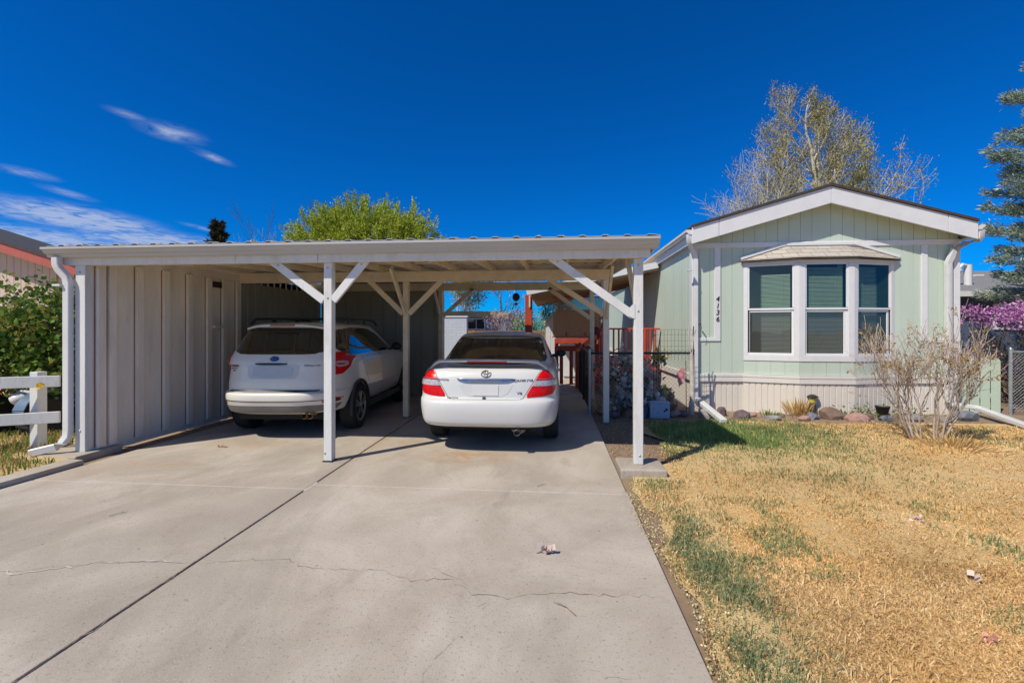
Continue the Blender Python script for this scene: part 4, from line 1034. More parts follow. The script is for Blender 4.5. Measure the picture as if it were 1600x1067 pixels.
def letter(bv, car, s, size, x, z, mat, name='lettering', stretch=1.25, shear=0., ext=.003):
    h, nn, d = onbody(bv, (x, z), 'rear')
    zax = nn; xax = Vector((0, 0, 1)).cross(zax).normalized(); yax = zax.cross(xax)
    return text(name, s, size, mat, car, h + nn * .003, Matrix((xax, yax, zax)).transposed(), ext, stretch=stretch, shear=shear)
letter(bv, sedan, 'TOYOTA', .036, -.535, .846, GREYT, stretch=1.1); letter(bv, sedan, 'CAMRY', .044, .425, .846, GREYT, shear=.2, stretch=1.2); letter(bv, sedan, 'SE', .036, .548, .848, GREYT)
letter(bv, sedan, 'V6', .048, .41, .688, GREYT); letter(bv, sedan, 'TOYOTA', .026, -.40, .622, GREYT, stretch=1.3)
mb = MB(); h, nn, d = onbody(bv, (-.015, .617), 'rear'); mb.frame_box(h, (1, 0, 0), nn, -.02, .02, -.004, .012, -.02, .02); mb.build('boot_lock', GREYT, sedan, bevel=.003)
# glass
plate('rear_window', bv, [(-.635, 1.372), (-.32, 1.395), (.32, 1.395), (.635, 1.372), (.738, 1.04), (.40, 1.005), (-.40, 1.005), (-.738, 1.04)], 'rear', TINT, sedan, off=.003, res=.05, rim=.01, keep=.1)
SG = [(1.62, 1.04), (1.70, 1.24), (1.98, 1.37), (2.35, 1.40), (2.65, 1.38), (3.05, 1.20), (3.30, 1.05), (2.4, 1.02)]
for ax in ('right', 'left'): plate('side_window', bv, SG, ax, TINT, sedan, off=.003, res=.06, rim=.01, keep=.12)
mb = MB()
for t in (-.40, 0.05): mb.lathe([(.03, 0), (.035, .12), (.03, .2)], (t - .15, 1.62, 1.02), 10, 'z')
for sx in (-1, 1):
    mb = MB(); mb.blob((sx * .955, 3.02, 1.045), (.095, .06, .068), 3, 3, .05); mb.bar((sx * .78, 3.06, .99), (sx * .93, 3.03, 1.02), .07, .06)
    mr = mb.build('side_mirror', PAINT if sx < 0 else DARKM, sedan, smooth=60)
for sx in (-1, 1):
    for (y, z) in ((1.72, .84), (2.78, .84)):
        mb = MB(); h, nn, d = onbody(bv, (y, z), 'right'); mb.bar((sx * (h.x + .025), y - .08, z), (sx * (h.x + .025), y + .08, z), .02, .03, up=(0, 0, 1)); mb.bar((sx * (h.x - .01), y - .07, z), (sx * (h.x + .03), y - .07, z), .02, .025); mb.bar((sx * (h.x - .01), y + .07, z), (sx * (h.x + .03), y + .07, z), .02, .025); mb.build('door_handle', PAINT, sedan, bevel=.005)
# bumper crease, underside, exhaust
mb = MB(); mb.box(-.62, .62, .22, 4.4, .20, .28); mb.build('underbody', WELL, sedan)
mb = MB(); seam(mb, bv, [(-.80, .315), (-.4, .302), (0, .298), (.4, .302), (.80, .315)], 'rear', .0045); mb.build('bumper_crease', M('crease_grey', (.35, .33, .30), .6), sedan)
mb = MB(); mb.lathe([(.036, .12), (.040, 0.0), (.036, -.004), (.030, .02), (.029, .10)], (.385, .06, .195), 20, 'y', sx=1., sy=1.)
mb.lathe([(.10, .25), (.105, .30), (.105, .62), (.10, .66)], (.38, .10, .21), 16, 'y'); mb.build('exhaust', M('dark_exhaust_steel', (.16, .15, .14), .4, metal=.6, var=.3), sedan, smooth=40)
for (x, s_) in ((-.80, -1), (.80, 1)):
    for y in (1.06, 3.78): wheel(sedan, x - s_ * .02, y, .325, .205, s_, .20, 7)

def lift(o):      # the body rides a little higher over its wheels
    for ch in [q for q in bpy.data.objects if q.parent == o]:
        if ch.name.startswith('wheel'): continue
        ch.data.transform(Matrix(((1, 0, 0, 0), (0, 1, 0, 0), (0, 0, .94, .09), (0, 0, 0, 1)))); lift(ch)
lift(sedan)

# ---- white sport utility wagon -------------------------------------------
suv = thing('parked_suv', (-3.76, 5.72, 0), 'white sport utility wagon with black roof rails parked on the left side under the carport', 'car', 'cars parked under the carport', rz=R(4.2), local=True)
L2 = 4.58
rows = [(.34, .78, .20, .3), (.36, .82, .13, .2), (.385, .85, .07, .12), (.44, .872, .045, .06), (.485, .885, .03, .03), (.55, .893, .005, .01), (.62, .898, .0, .0), (.645, .898, .012, .0), (.66, .898, .055, .0), (.68, .897, .075, .0), (.80, .895, .085, .03),
        (.92, .888, .11, .07), (1.00, .880, .12, .12), (1.06, .868, .135, .16), (1.10, .85, .155, .2), (1.115, .83, .18, .24)]
zt2 = lambda y: 1.115 if y < 2.9 else 1.115 - .20 * ((y - 2.9) / 1.7) ** 1.5
lo = MB(); stack(lo, refine(rows, 3), L2, 5.0, .085, .22, zt2, 1.115, .62, crown=.02, N=144)
up = MB()
urows = [(1.02, .858, .13, .95), (1.10, .846, .155, 1.08), (1.18, .818, .20, 1.22), (1.28, .776, .27, 1.42), (1.38, .735, .34, 1.62), (1.46, .70, .40, 1.78), (1.52, .672, .44, 1.9), (1.555, .645, .47, 2.0), (1.58, .60, .52, 2.12), (1.592, .54, .60, 2.25)]
stack(up, refine(urows, 3), L2, 5.5, .06, .25, lambda y: 1.6, 1.6, .2, crown=.030, N=128, cap_rings=(.9, .75, .5, .25))
body2, bv2 = car_body(suv, lo, up, PAINT2, (.96, 3.60), .375, .897)
plate('rear_window', bv2, [(-.62, 1.195), (-.50, 1.16), (.50, 1.16), (.62, 1.195), (.72, 1.24), (.60, 1.50), (.50, 1.525), (-.50, 1.525), (-.60, 1.50), (-.72, 1.24)], 'rear', TINT, suv, off=.003, res=.05, rim=.01, keep=.12)
mb = MB(); sp = []
for k in range(21):
    t = -1 + 2 * k / 20; a = abs(t); x = .575 * t; y = .36 + .13 * a ** 2.5; z = 1.567 - .05 * a ** 3
    sp.append([(x, y, z - .022), (x, y + .005, z + .005), (x, y + .12, z + .024), (x, y + .30, z + .03), (x, y + .2, z - .03)])
vs = [p for s_ in sp for p in s_]; fs = [(i * 5 + j, i * 5 + (j + 1) % 5, (i + 1) * 5 + (j + 1) % 5, (i + 1) * 5 + j) for i in range(20) for j in range(5)]
mb.add(vs, fs + [tuple(range(5)), tuple(100 + j for j in range(5))]); sp2 = mb.build('roof_spoiler', PAINT2, suv, smooth=50)
mb = MB(); mb.box(-.17, .17, .348, .39, 1.549, 1.573); mb.build('brake_light', REDD, sp2, bevel=.004)
T2 = [(.70, 1.18), (.79, 1.185), (.835, 1.165), (.842, 1.05), (.835, .95), (.80, .872), (.73, .868), (.705, 1.0)]
for m_ in (lambda p: p, mir):
    tl = plate('tail_lamp', bv2, m_(T2), 'rear', REDL, suv, off=.006, res=.028, rim=.02, bulge=.012, keep=.14)
    plate('clear_band', bv2, m_([(.735, 1.05), (.79, 1.06), (.825, 1.05), (.82, .98), (.75, .97)]), 'rear', CLEARL, tl, off=.021, res=.025, rim=.0, bulge=.002)
for ax in ('right', 'left'):
    plate('side_window', bv2, [(.46, 1.22), (.50, 1.42), (.66, 1.50), (1.2, 1.54), (1.85, 1.52), (2.25, 1.42), (2.75, 1.17), (2.7, 1.13), (1.2, 1.12), (.7, 1.13)], ax, M('side_glass', (.01, .012, .012), .03, var=.1, coat=1.) if ax == 'right' else TINT, suv, off=.003, res=.06, rim=.01, keep=.12)
for y in (1.02, 1.85): mb = MB(); seam(mb, bv2, [(y, 1.13), (y + .1, 1.52)], 'right', .012, res=.05); mb.build('window_pillar', BLACK, suv)
gap_(bv2, [(-.735, 1.16), (-.70, 1.0), (-.715, .80), (-.70, .675), (-.66, .655), (.66, .655), (.70, .675), (.715, .80), (.70, 1.0), (.735, 1.16)], 'rear', suv)
gap_(bv2, [(1.38, .40), (1.40, .62), (1.22, .85), (1.15, 1.12)], 'right', suv); gap_(bv2, [(2.08, .40), (2.06, 1.12)], 'right', suv); gap_(bv2, [(3.12, .40), (3.05, .7), (2.95, 1.05)], 'right', suv)
plate('bumper_step', bv2, [(-.62, .688), (.62, .688), (.60, .662), (-.60, .662)], 'rear', BLACK, suv, off=.008, res=.04, rim=.006)
plate('bumper_skirt', bv2, [(-.80, .482), (.80, .482), (.79, .45), (.74, .385), (-.74, .385), (-.79, .45)], 'rear', M('grey_bumper_skirt', (.16, .15, .14), .6, var=.15), suv, off=.006, res=.04, rim=.01)
mb = MB(); seam(mb, bv2, [(-.82, .545), (0, .538), (.82, .545)], 'rear', .009); mb.build('bumper_groove', BLACK, suv)
for m_ in (lambda p: p, mir): plate('reflector', bv2, m_([(.66, .56), (.80, .565), (.80, .50), (.64, .50)]), 'rear', REDD, suv, off=.005, res=.03, rim=.01)
pr2 = plate('plate_recess', bv2, [(-.36, 1.025), (.36, 1.025), (.34, .885), (.30, .835), (-.30, .835), (-.34, .885)], 'rear', M('recess_paint_shaded', (.50, .50, .50), .35, var=.03, coat=.7), suv, off=.003, res=.04, rim=.004, keep=.12)
plate('number_plate', bv2, [(-.28, 1.005), (.28, 1.005), (.26, .85), (-.26, .85)], 'rear', PLATE, pr2, off=.008, res=.04, rim=-.001)
plate('handle_slot', bv2, [(-.26, 1.044), (.20, 1.044), (.17, 1.018), (-.23, 1.018)], 'rear', BLACK, suv, off=.012, res=.03, rim=.0)
em = plate('emblem', bv2, [(.062 * math.cos(a), 1.10 + .034 * math.sin(a)) for a in [2 * math.pi * k / 24 for k in range(24)]], 'rear', BLUEB, suv, off=.007, res=.03, rnd=0, bulge=.004)
mb = MB(); h, nn, d = onbody(bv2, (0, 1.10), 'rear'); xa = Vector((0, 0, 1)).cross(nn).normalized(); ya = nn.cross(xa)
for (x, z, s_) in ((-.032, .003, .021), (-.002, .015, .010), (.022, .014, .009), (.036, .001, .009), (.022, -.012, .009), (-.002, -.014, .009)):
    v = [h + nn * .0125 + xa * (x + s_ * (1 if k % 2 == 0 else .32) * math.cos(math.pi * k / 4)) + ya * (z + s_ * .8 * (1 if k % 2 == 0 else .32) * math.sin(math.pi * k / 4)) for k in range(8)]
    mb.add(v + [p - nn * .004 for p in v], [tuple(range(8))] + [(k, (k + 1) % 8, 8 + (k + 1) % 8, 8 + k) for k in range(8)])
mb.build('star', CHROME, em)
letter(bv2, suv, 'SUBARU', .036, -.56, 1.005, GREYT, stretch=1.2); letter(bv2, suv, 'SYMMETRICAL', .017, -.575, .97, GREYT); letter(bv2, suv, 'AWD', .022, -.575, .94, GREYT); letter(bv2, suv, 'FORESTER', .033, .51, 1.01, GREYT, stretch=1.3)
mb = MB(); mb.box(-.55, .62, .27, 4.2, .26, .34); mb.build('underbody', WELL, suv)
mb = MB()
for x in (.46, .535): mb.lathe([(.034, .16), (.038, 0), (.034, -.004), (.028, .02), (.027, .12)], (x, .045, .345), 16, 'y')
mb.build('exhaust', M('bronze_exhaust', (.35, .24, .13), .3, metal=.9, var=.2), suv, smooth=40)
for sx in (-1, 1):
    mb = MB(); pts = [(sx * .60, .62, 1.585)] + [(sx * (.60 + .012 * math.sin(t * math.pi)), .75 + 1.75 * t, 1.655 + .022 * math.sin(t * math.pi)) for t in [k / 12 for k in range(13)]] + [(sx * .60, 2.66, 1.585)]
    mb.tube(pts, .017, 8); rl = mb.build('roof_rail', BLACK, suv, smooth=60)
    for y in (1.25, 2.0): mb = MB(); mb.bar((sx * .60, y, 1.59), (sx * .60, y, 1.66), .03, .09, up=(0, 1, 0)); mb.build('rail_foot', BLACK, rl, bevel=.006)
for y in (1.15, 2.1): mb = MB(); mb.bar((-.60, y, 1.675), (.60, y, 1.675), .06, .022); mb.build('cross_bar', BLACK, suv, bevel=.008)
for sx in (-1, 1):
    mb = MB(); mb.blob((sx * .97, 2.72, 1.185), (.10, .06, .075), 5, 3, .05); mb.bar((sx * .80, 2.74, 1.13), (sx * .93, 2.72, 1.16), .05, .04); mb.build('side_mirror', BLACK, suv, smooth=60)
for (y, z) in ((1.30, .98), (2.22, .98)):
    mb = MB(); h, nn, d = onbody(bv2, (y, z), 'right'); mb.bar((h.x + .03, y - .09, z), (h.x + .03, y + .09, z), .02, .03); mb.bar((h.x - .01, y - .08, z), (h.x + .035, y - .08, z), .02, .025); mb.bar((h.x - .01, y + .08, z), (h.x + .035, y + .08, z), .02, .025); mb.build('door_handle', PAINT2, suv, bevel=.005)
for sx in (-1, 1):
    mb = MB()
    for y in (.96, 3.60):
        mb.tube([(sx * .895, y + .385 * math.cos(a), .35 + .385 * math.sin(a)) for a in [math.pi * (k / 16 * 1.16 - .08) for k in range(17)]], .022, 6)
    mb.box(sx * .885 - .02, sx * .885 + .02, 1.36, 3.2, .27, .36); mb.build('sill_cladding', CLAD, suv, smooth=50)
for (x, s_) in ((-.80, -1), (.80, 1)):
    for y in (.96, 3.60): wheel(suv, x, y, .345, .22, s_, .225, 5)
# ------------------------------------------------------------------ white rail fence at the left
fn = thing('rail_fence', (-6.3, 5.0, .03), 'white two-rail timber fence at the left of the carport', 'fence')
A, B = Vector((-5.97, 5.02, 0)), Vector((-8.2, 3.86, 0))
mb = MB(); mb.box(-6.335, -6.225, 4.98, 5.09, -.05, .985); mb.build('post', WHITE, fn, bevel=.008)
mb = MB(); mb.box(-8.12, -8.01, 4.0, 4.11, -.05, .985); mb.build('post', WHITE, fn, bevel=.008)
for z in (.875, .44): mb = MB(); mb.bar(A + Vector((0, 0, z)), B + Vector((0, 0, z)), .035, .135); mb.build('rail', WHITE, fn, bevel=.005)

# quad bike half hidden by the bush
qb = thing('quad_bike', (-7.35, 6.1, .03), 'small red white and blue quad bike parked behind the rail fence under the bush', 'quad bike')
QB, QR, QW = M('blue_plastic', (.10, .16, .25), .35, var=.1), M('red_plastic', (.55, .03, .04), .35, var=.1), M('white_plastic', (.7, .7, .7), .35, var=.05)
def tyre(p, x, y, r, w):
    mb = MB(); h = w / 2; mb.lathe([(r * .5, -h * .8), (r * .85, -h), (r, -h * .7), (r, h * .7), (r * .85, h), (r * .5, h * .8)], (x, y, r + .03), 24, 'x'); wl = mb.build('wheel', RUBBER, p, smooth=35)
    mb = MB()
    for k in range(20):
        a = 2 * math.pi * k / 20
        mb.bar((x - h * .9, y + r * math.cos(a), r + .03 + r * math.sin(a)), (x + h * .9, y + r * math.cos(a + .12), r + .03 + r * math.sin(a + .12)), .03, .03, up=(0, 1, 0))
    mb.build('tread', RUBBER, wl)
    mb = MB(); mb.lathe([(r * .5, -h * .5), (r * .45, h * .4), (r * .2, h * .5)], (x, y, r + .03), 16, 'x'); mb.build('rim', GALV, wl, smooth=40)
for (x, y) in ((-7.05, 5.72), (-7.05, 6.62), (-7.75, 5.72), (-7.75, 6.62)): tyre(qb, x, y, .27, .2)
for (x, y) in ((-7.05, 5.72), (-7.05, 6.62), (-7.75, 5.72), (-7.75, 6.62)):
    mb = MB(); q = [(y + .33 * math.cos(a), .30 + .33 * math.sin(a)) for a in [math.pi * k / 10 for k in range(1, 10)]]
    vs = [(x + s * .085, a, b) for a, b in q for s in (-1, 1)] + [(x + s * .085, a, b + .025) for a, b in q for s in (-1, 1)]; n = len(q)
    mb.add(vs, [(2 * i, 2 * i + 1, 2 * i + 3, 2 * i + 2) for i in range(n - 1)] + [(2 * n + 2 * i, 2 * n + 2 * i + 2, 2 * n + 2 * i + 3, 2 * n + 2 * i + 1) for i in range(n - 1)] + [(2 * i + s, 2 * i + 2 + s, 2 * n + 2 * i + 2 + s, 2 * n + 2 * i + s) for i in range(n - 1) for s in (0, 1)])
    mb.build('mudguard', QB if x > -7.5 else QR, qb, smooth=50)
mb = MB(); mb.blob((-7.4, 6.1, .52), (.22, .55, .16), 2, 3, .12); mb.build('body', QW, qb, smooth=60)
mb = MB(); mb.blob((-7.4, 6.3, .68), (.14, .35, .07), 4, 3, .08); mb.build('seat', BLACK, qb, smooth=60)
mb = MB(); mb.tube([(-7.75, 5.85, .88), (-7.55, 5.80, .84), (-7.25, 5.80, .84), (-7.05, 5.85, .88)], .016, 8); mb.tube([(-7.4, 5.8, .84), (-7.4, 5.7, .5)], .02, 8); mb.build('handlebar', BLACK, qb, smooth=60)
mb = MB(); mb.blob((-7.62, 5.55, .80), (.17, .10, .06), 6, 3, .1); mb.build('front_panel', QR, qb, smooth=60)

# ------------------------------------------------------------------ chain-link fences
def chainlink(name, posts, h, label, rail=True, mat=GALV, step=.075, r=.0022, railm=DARKM, group=None):
    t = thing(name, (posts[0][0], posts[0][1], -.03), label, 'fence', group)
    for (x, y) in posts:
        mb = MB(); mb.tube([(x, y, -.05), (x, y, h + .04)], .028, 10); mb.lathe([(.031, 0), (.031, .02), (.018, .045), (.004, .05)], (x, y, h + .035), 10); mb.build('post', mat, t, smooth=50)
    for (x0, y0), (x1, y1) in zip(posts[:-1], posts[1:]):
        L_ = math.hypot(x1 - x0, y1 - y0); P_ = lambda s, z, o=0: (x0 + (x1 - x0) * s / L_ + o * (y1 - y0) / L_, y0 + (y1 - y0) * s / L_ - o * (x1 - x0) / L_, z)
        mb = MB()
        for sg in (1, -1):
            s = -h
            while s < L_ + h:
                a, b = (s, 0.02), (s + sg * h, h)
                # clip to the bay
                (sa, za), (sb, zb_) = a, b
                pts = []
                if sg > 0: t0, t1 = max(0, (0 - sa) / h), min(1, (L_ - sa) / h)
                else: t0, t1 = max(0, (sa - L_) / h), min(1, sa / h)
                if t1 > t0 + .01: mb.tube([P_(sa + sg * h * t0, .02 + (h - .02) * t0, .002 * sg), P_(sa + sg * h * t1, .02 + (h - .02) * t1, .002 * sg)], r, 3, caps=False)
                s += step
        mb.build('wire_mesh', mat, t)
        if rail: mb = MB(); mb.tube([P_(0, h), P_(L_, h)], .02, 8); mb.build('top_rail', railm, t, smooth=50)
    return t
chainlink('chain_link_fence', [(.65, 8.2), (2.5, 8.42)], 1.08, 'chain-link fence with dark top rail across the side yard, between carport post and house corner')
chainlink('chain_link_fence', [(.66, 8.26), (.66, 9.9), (.66, 11.4)], 1.10, 'chain-link fence running back along the driveway beside the sedan', mat=DARKM)
chainlink('chain_link_gate', [(8.22, 8.98), (9.5, 8.92), (10.8, 8.86)], 1.10, 'galvanised chain-link fence at the far right beside the picket boards', railm=GALV, step=.06)
# garden wire panel above the front chain-link
gwp = thing('garden_wire_panel', (1.95, 8.42, .9), 'dark green wire garden panel with looped bottom standing above the chain-link fence', 'wire panel')
WIREG = M('green_wire', (.03, .06, .045), .5, var=.2)
mb = MB()
for k in range(12): x = 1.80 + .062 * k; mb.tube([(x, 8.38, .95), (x, 8.38, 1.50)], .0028, 4)
for z in (1.08, 1.2, 1.30, 1.41, 1.50): mb.tube([(1.80, 8.382, z), (2.5, 8.40, z)], .0028, 4)
mb.build('grid', WIREG, gwp)
mb = MB()
for k in range(9):
    c = (1.84 + .078 * k, 8.376, 1.10); mb.tube([(c[0] + .034 * math.cos(a), c[1], c[2] + .034 * math.sin(a)) for a in [2 * math.pi * j / 12 for j in range(12)]], .003, 4, closed=True)
mb.build('loop_row', WIREG, gwp)
mb = MB(); mb.tube([(1.80, 8.376, -.03), (1.80, 8.376, 1.52)], .007, 6); mb.tube([(2.5, 8.39, 1.0), (2.5, 8.39, 1.56)], .009, 6); mb.blob((1.825, 8.37, 1.40), .018, 3, 1); mb.build('stake', DARKM, gwp)
mb = MB(); mb.tube([(2.47, 8.37, -.03), (2.475, 8.37, .6), (2.46, 8.37, 1.05)], [.045, .042, .038], 9); mb.tube([(2.46, 8.37, 1.02), (2.41, 8.36, 1.3), (2.42, 8.36, 1.56)], .012, 5); mb.tube([(2.47, 8.37, 1.02), (2.49, 8.36, 1.35), (2.53, 8.36, 1.5)], .010, 5)
tag(mb.build('weathered_stake', BARKW, None, (2.47, 8.37, 0), smooth=60), 'weathered grey wooden stake tied to the chain-link post at the house corner', 'stake')

# ------------------------------------------------------------------ pale green picket boards at the right
pk = thing('picket_fence', (7.75, 9.12, 0), 'short pale green picket fence with rounded board tops right of the house', 'fence')
PICK = M('pale_green_picket', (.50, .60, .47), .6, var=.05, scale=4, stretch=(1, 1, .2), bump=.2, dirt=(.4, .42, .33), dscale=4, damt=.3)
for k in range(5):
    x0 = 7.30 + .178 * k; w = .152
    poly = [(0, -.03), (w, -.03), (w, .91)] + [(w / 2 + w / 2 * math.cos(a), .91 + .065 * math.sin(a)) for a in [math.pi * j / 8 for j in range(1, 8)]] + [(0, .91)]
    mb = MB(); mb.prism(poly, .02, lambda a, b, t, x0=x0, k=k: (x0 + a, 9.10 + t, b + .01 * (k % 2))); mb.build('board', PICK, pk, bevel=.003)
for z in (.25, .75): mb = MB(); mb.box(7.3, 8.18, 9.122, 9.16, z, z + .08); mb.build('rail', PICK, pk)

# ------------------------------------------------------------------ awning, deck, red timber
aw = thing('patio_awning', (1, 13.5, 0), 'tan patio awning on a red post fixed along the left side of the house', 'awning')
mb = MB(); v = [(x, y, z + t) for y in (11.45, 17) for (x, z) in ((-.62, 2.42), (2.60, 3.06)) for t in (0, .06)]
mb.add(v, [(0, 1, 3, 2), (4, 6, 7, 5), (0, 4, 5, 1), (2, 3, 7, 6), (0, 2, 6, 4), (1, 5, 7, 3)]); mb.build('canopy', TAN, aw)
mb = MB(); mb.bar((-.66, 11.43, 2.44), (2.56, 11.43, 3.085), .035, .15); mb.build('fascia', TRIM, aw)
for k in range(6):
    y = 11.5 + k * 1.0; mb = MB(); mb.bar((-.6, y, 2.375), (2.58, y, 3.01), .045, .1); mb.build('joist', TAN, aw)
mb = MB(); mb.box(-.70, -.52, 11.42, 11.60, -.03, 2.38); mb.build('post', REDWOOD, aw, bevel=.01)
mb = MB(); mb.box(-.60, -.56, 11.38, 11.418, 2.05, 2.36); mb.build('conduit', M('off_white_pipe', (.6, .55, .45), .5), aw, bevel=.01)
dk = thing('deck', (1.8, 12, 0), 'red painted timber deck with railings beside the house', 'deck')
mb = MB(); [mb.box(1.15, 2.60, 11.5 + .15 * k, 11.5 + .15 * k + .14, .58, .62) for k in range(24)]; mb.build('floor', REDWOOD, dk)
mb = MB(); mb.box(1.15, 2.6, 11.47, 11.495, .35, .57); mb.build('skirt_board', REDWOOD, dk)
for x in (1.2, 2.26): mb = MB(); mb.box(x - .045, x + .045, 11.38, 11.465, -.03, 1.52); mb.build('post', REDWOOD, dk, bevel=.006)
mb = MB(); mb.box(1.16, 2.6, 11.36, 11.48, 1.50, 1.54); mb.build('handrail', REDWOOD, dk, bevel=.005)
mb = MB(); mb.box(1.25, 2.56, 11.40, 11.45, .80, .86); mb.build('bottom_rail', REDWOOD, dk)
for k in range(10): x = 1.34 + .125 * k; mb = MB(); mb.box(x, x + .04, 11.352, 11.392, .78, 1.50); mb.build('baluster', REDWOOD, dk)
mb = MB(); mb.bar((1.18, 11.3, 1.42), (.55, 10.9, 1.0), .04, .09); mb.build('stair_rail', REDWOOD, dk)
for a_s, b_s in (((1.18, 11.3, .70), (.75, 10.9, .2)), ((2.0, 11.3, .70), (1.9, 10.9, .2))): mb = MB(); mb.bar(a_s, b_s, .04, .2); mb.build('stair_stringer', REDWOOD, dk)
for k in range(3): mb = MB(); mb.box(.80, 2.0, 10.85 + .17 * k, 11.05 + .17 * k, .17 + .17 * k, .205 + .17 * k); mb.build('tread', REDWOOD, dk)
gt = thing('red_timber_gate', (.4, 11.9, 0), 'low red timber gate behind the sedan mirror between fence and deck', 'gate')
for x in (.09, .62, 1.12): mb = MB(); mb.box(x - .05, x + .05, 11.75, 11.85, -.03, 1.27); mb.build('post', REDWOOD, gt, bevel=.006)
for z in (.95, 1.13): mb = MB(); mb.box(.05, 1.15, 11.70, 11.748, z, z + .14); mb.build('rail', REDWOOD, gt, bevel=.004)
for k in range(4): mb = MB(); mb.box(.17 + .25 * k, .26 + .25 * k, 11.752, 11.775, .1, .95); mb.build('picket', REDWOOD, gt)
bl = thing('shade_panel', (.56, 12.6, 1.7), 'tan sheer shade panel hanging under the patio awning', 'shade panel')
mb = MB(); siding(mb, .0, 1.35, 1.30, 2.38, lambda a, o, z: (a, 12.6 - o, z), .09, .03, .012, .01); mb.build('fabric', glassmat('sheer_fabric', (.88, .76, .62), refl=.1, rough=.6, haze=.3, hcol=(.66, .46, .30)), bl)
mb = MB(); mb.tube([(-.02, 12.6, 2.39), (1.37, 12.6, 2.39)], .02, 8); mb.tube([(-.02, 12.6, 1.30), (1.37, 12.6, 1.30)], .015, 8); mb.build('batten', REDWOOD, bl, smooth=60)
mb = MB(); mb.blob((1.05, 11.3, 1.42), (.13, .10, .16), 3, 2, .3); mb.blob((.98, 11.28, 1.28), (.10, .08, .15), 5, 2, .3)
tag(mb.build('draped_cloth', M('maroon_cloth', (.10, .012, .03), .9, var=.3), None, (1.05, 11.3, 1.4), smooth=60), 'maroon cloth draped over the end of the red deck rail', 'cloth')
ln = thing('post_lantern', (1.27, 11.42, 1.54), 'dark lantern standing on the red deck rail post', 'lantern')
mb = MB(); mb.lathe([(.03, 0), (.05, .02), (.055, .03)], (1.22, 11.42, 1.54), 10); mb.lathe([(.06, .25), (.09, .27), (.02, .36)], (1.22, 11.42, 1.54), 10); [mb.tube([(1.22 + .05 * math.cos(a), 11.42 + .05 * math.sin(a), 1.57), (1.22 + .055 * math.cos(a), 11.42 + .055 * math.sin(a), 1.80)], .006, 4) for a in (0, 1.57, 3.14, 4.71)]; mb.build('cage', DARKM, ln)
mb = MB(); mb.lathe([(.04, .03), (.042, .24)], (1.22, 11.42, 1.54), 10); mb.build('glass', M('lantern_glass', (.2, .18, .15), .2), ln)
hg = thing('hanging_ornament', (-.87, 10.75, 2.1), 'dark disc ornament hanging from the rear carport beam', 'ornament')
mb = MB(); mb.tube([(-.87, 10.75, 2.62), (-.87, 10.75, 2.34)], .004, 4); mb.tube([(-.87, 10.75, 2.18), (-.87, 10.75, 1.9)], .004, 4); mb.build('wire', DARKM, hg)
mb = MB(); mb.lathe([(.02, -.012), (.085, -.006), (.09, 0), (.085, .006), (.02, .012)], (-.87, 10.75, 2.27), 16, 'y', sx=1.1); mb.build('disc', DARKM, hg)
mb = MB(); mb.lathe([(.0, 0), (.045, .01), (.05, .03), (.02, .05)], (-.87, 10.75, 2.08), 12); mb.build('bell', DARKM, hg)

# ------------------------------------------------------------------ garden ornaments behind the chain-link
def flowers(x, y, z, r, cols, label, n=70, cat='flowers', stem=True):
    t = thing('flower_clump', (x, y, z), label, cat)
    P = np.c_[x + rng.normal(0, r * .5, n), y + rng.normal(0, r * .4, n), z + r * .5 + np.abs(rng.normal(0, r * .5, n))]
    leaves('bloom', P, .095, cols, LEAFD, t, aspect=.85)
    P = np.c_[x + rng.normal(0, r * .5, n), y + rng.normal(0, r * .4, n), z + np.abs(rng.normal(0, r * .5, n))]
    leaves('foliage', P[:n // 2], .09, [(.07, .13, .04), (.12, .19, .06)], LEAF, t)
    if stem:
        mb = MB()
        for k in range(7): mb.tube([(x + random.uniform(-.3, .3) * r, y, -.03), (x + random.uniform(-.5, .5) * r, y + random.uniform(-.3, .3) * r, z + r * .6)], .006, 4)
        mb.build('stem', BARK, t)
PALE, PINK, YEL, TEAL, REDF, ORG_ = [(.62, .60, .55), (.5, .48, .42), (.66, .6, .56)], [(.55, .25, .35), (.6, .42, .45)], [(.65, .48, .03), (.6, .5, .1)], [(.12, .36, .42), (.3, .5, .52)], [(.42, .05, .06), (.55, .3, .3), (.5, .46, .42)], [(.6, .25, .08)]
flowers(1.36, 8.62, .80, .22, PALE, 'large pale artificial flower clump topmost behind the chain-link fence', 130)
flowers(1.95, 8.6, .88, .13, YEL, 'yellow flower bunch at the fence rail right of the front carport post', 60)
flowers(1.30, 8.55, .08, .20, TEAL + PALE, 'teal and white flowers low beside the second carport post', 90)
flowers(1.55, 8.75, .45, .22, REDF + PALE, 'red flowers in the middle of the ornament pile', 110)
flowers(1.85, 8.95, .5, .2, REDF + PINK + PALE, 'red and pink flowers leaning at the right of the ornament pile', 90)
flowers(1.50, 8.5, .28, .16, TEAL, 'small blue-green flower clump under the red flowers', 70)
flowers(1.1, 8.6, .55, .18, ORG_ + PALE, 'dusty orange and cream dried flowers left in the ornament pile', 80)
flowers(1.72, 8.48, .22, .14, PALE + PINK, 'cream and pink flower bunch low behind the front post', 70)
def figure(name, x, y, prof, mat, label, cat, extra=(), z=-.03, sy=1.):
    t = thing(name, (x, y, z), label, cat)
    mb = MB(); mb.lathe(prof, (x, y, z), 14, sx=1., sy=sy); mb.build('body', mat, t, smooth=60)
    for (nm, c, r, m_) in extra:
        mb = MB(); mb.blob((x + c[0], y + c[1], z + c[2]), r, int(abs(c[2]) * 100), 2, .08); mb.build(nm, m_, t, smooth=60)
    return t
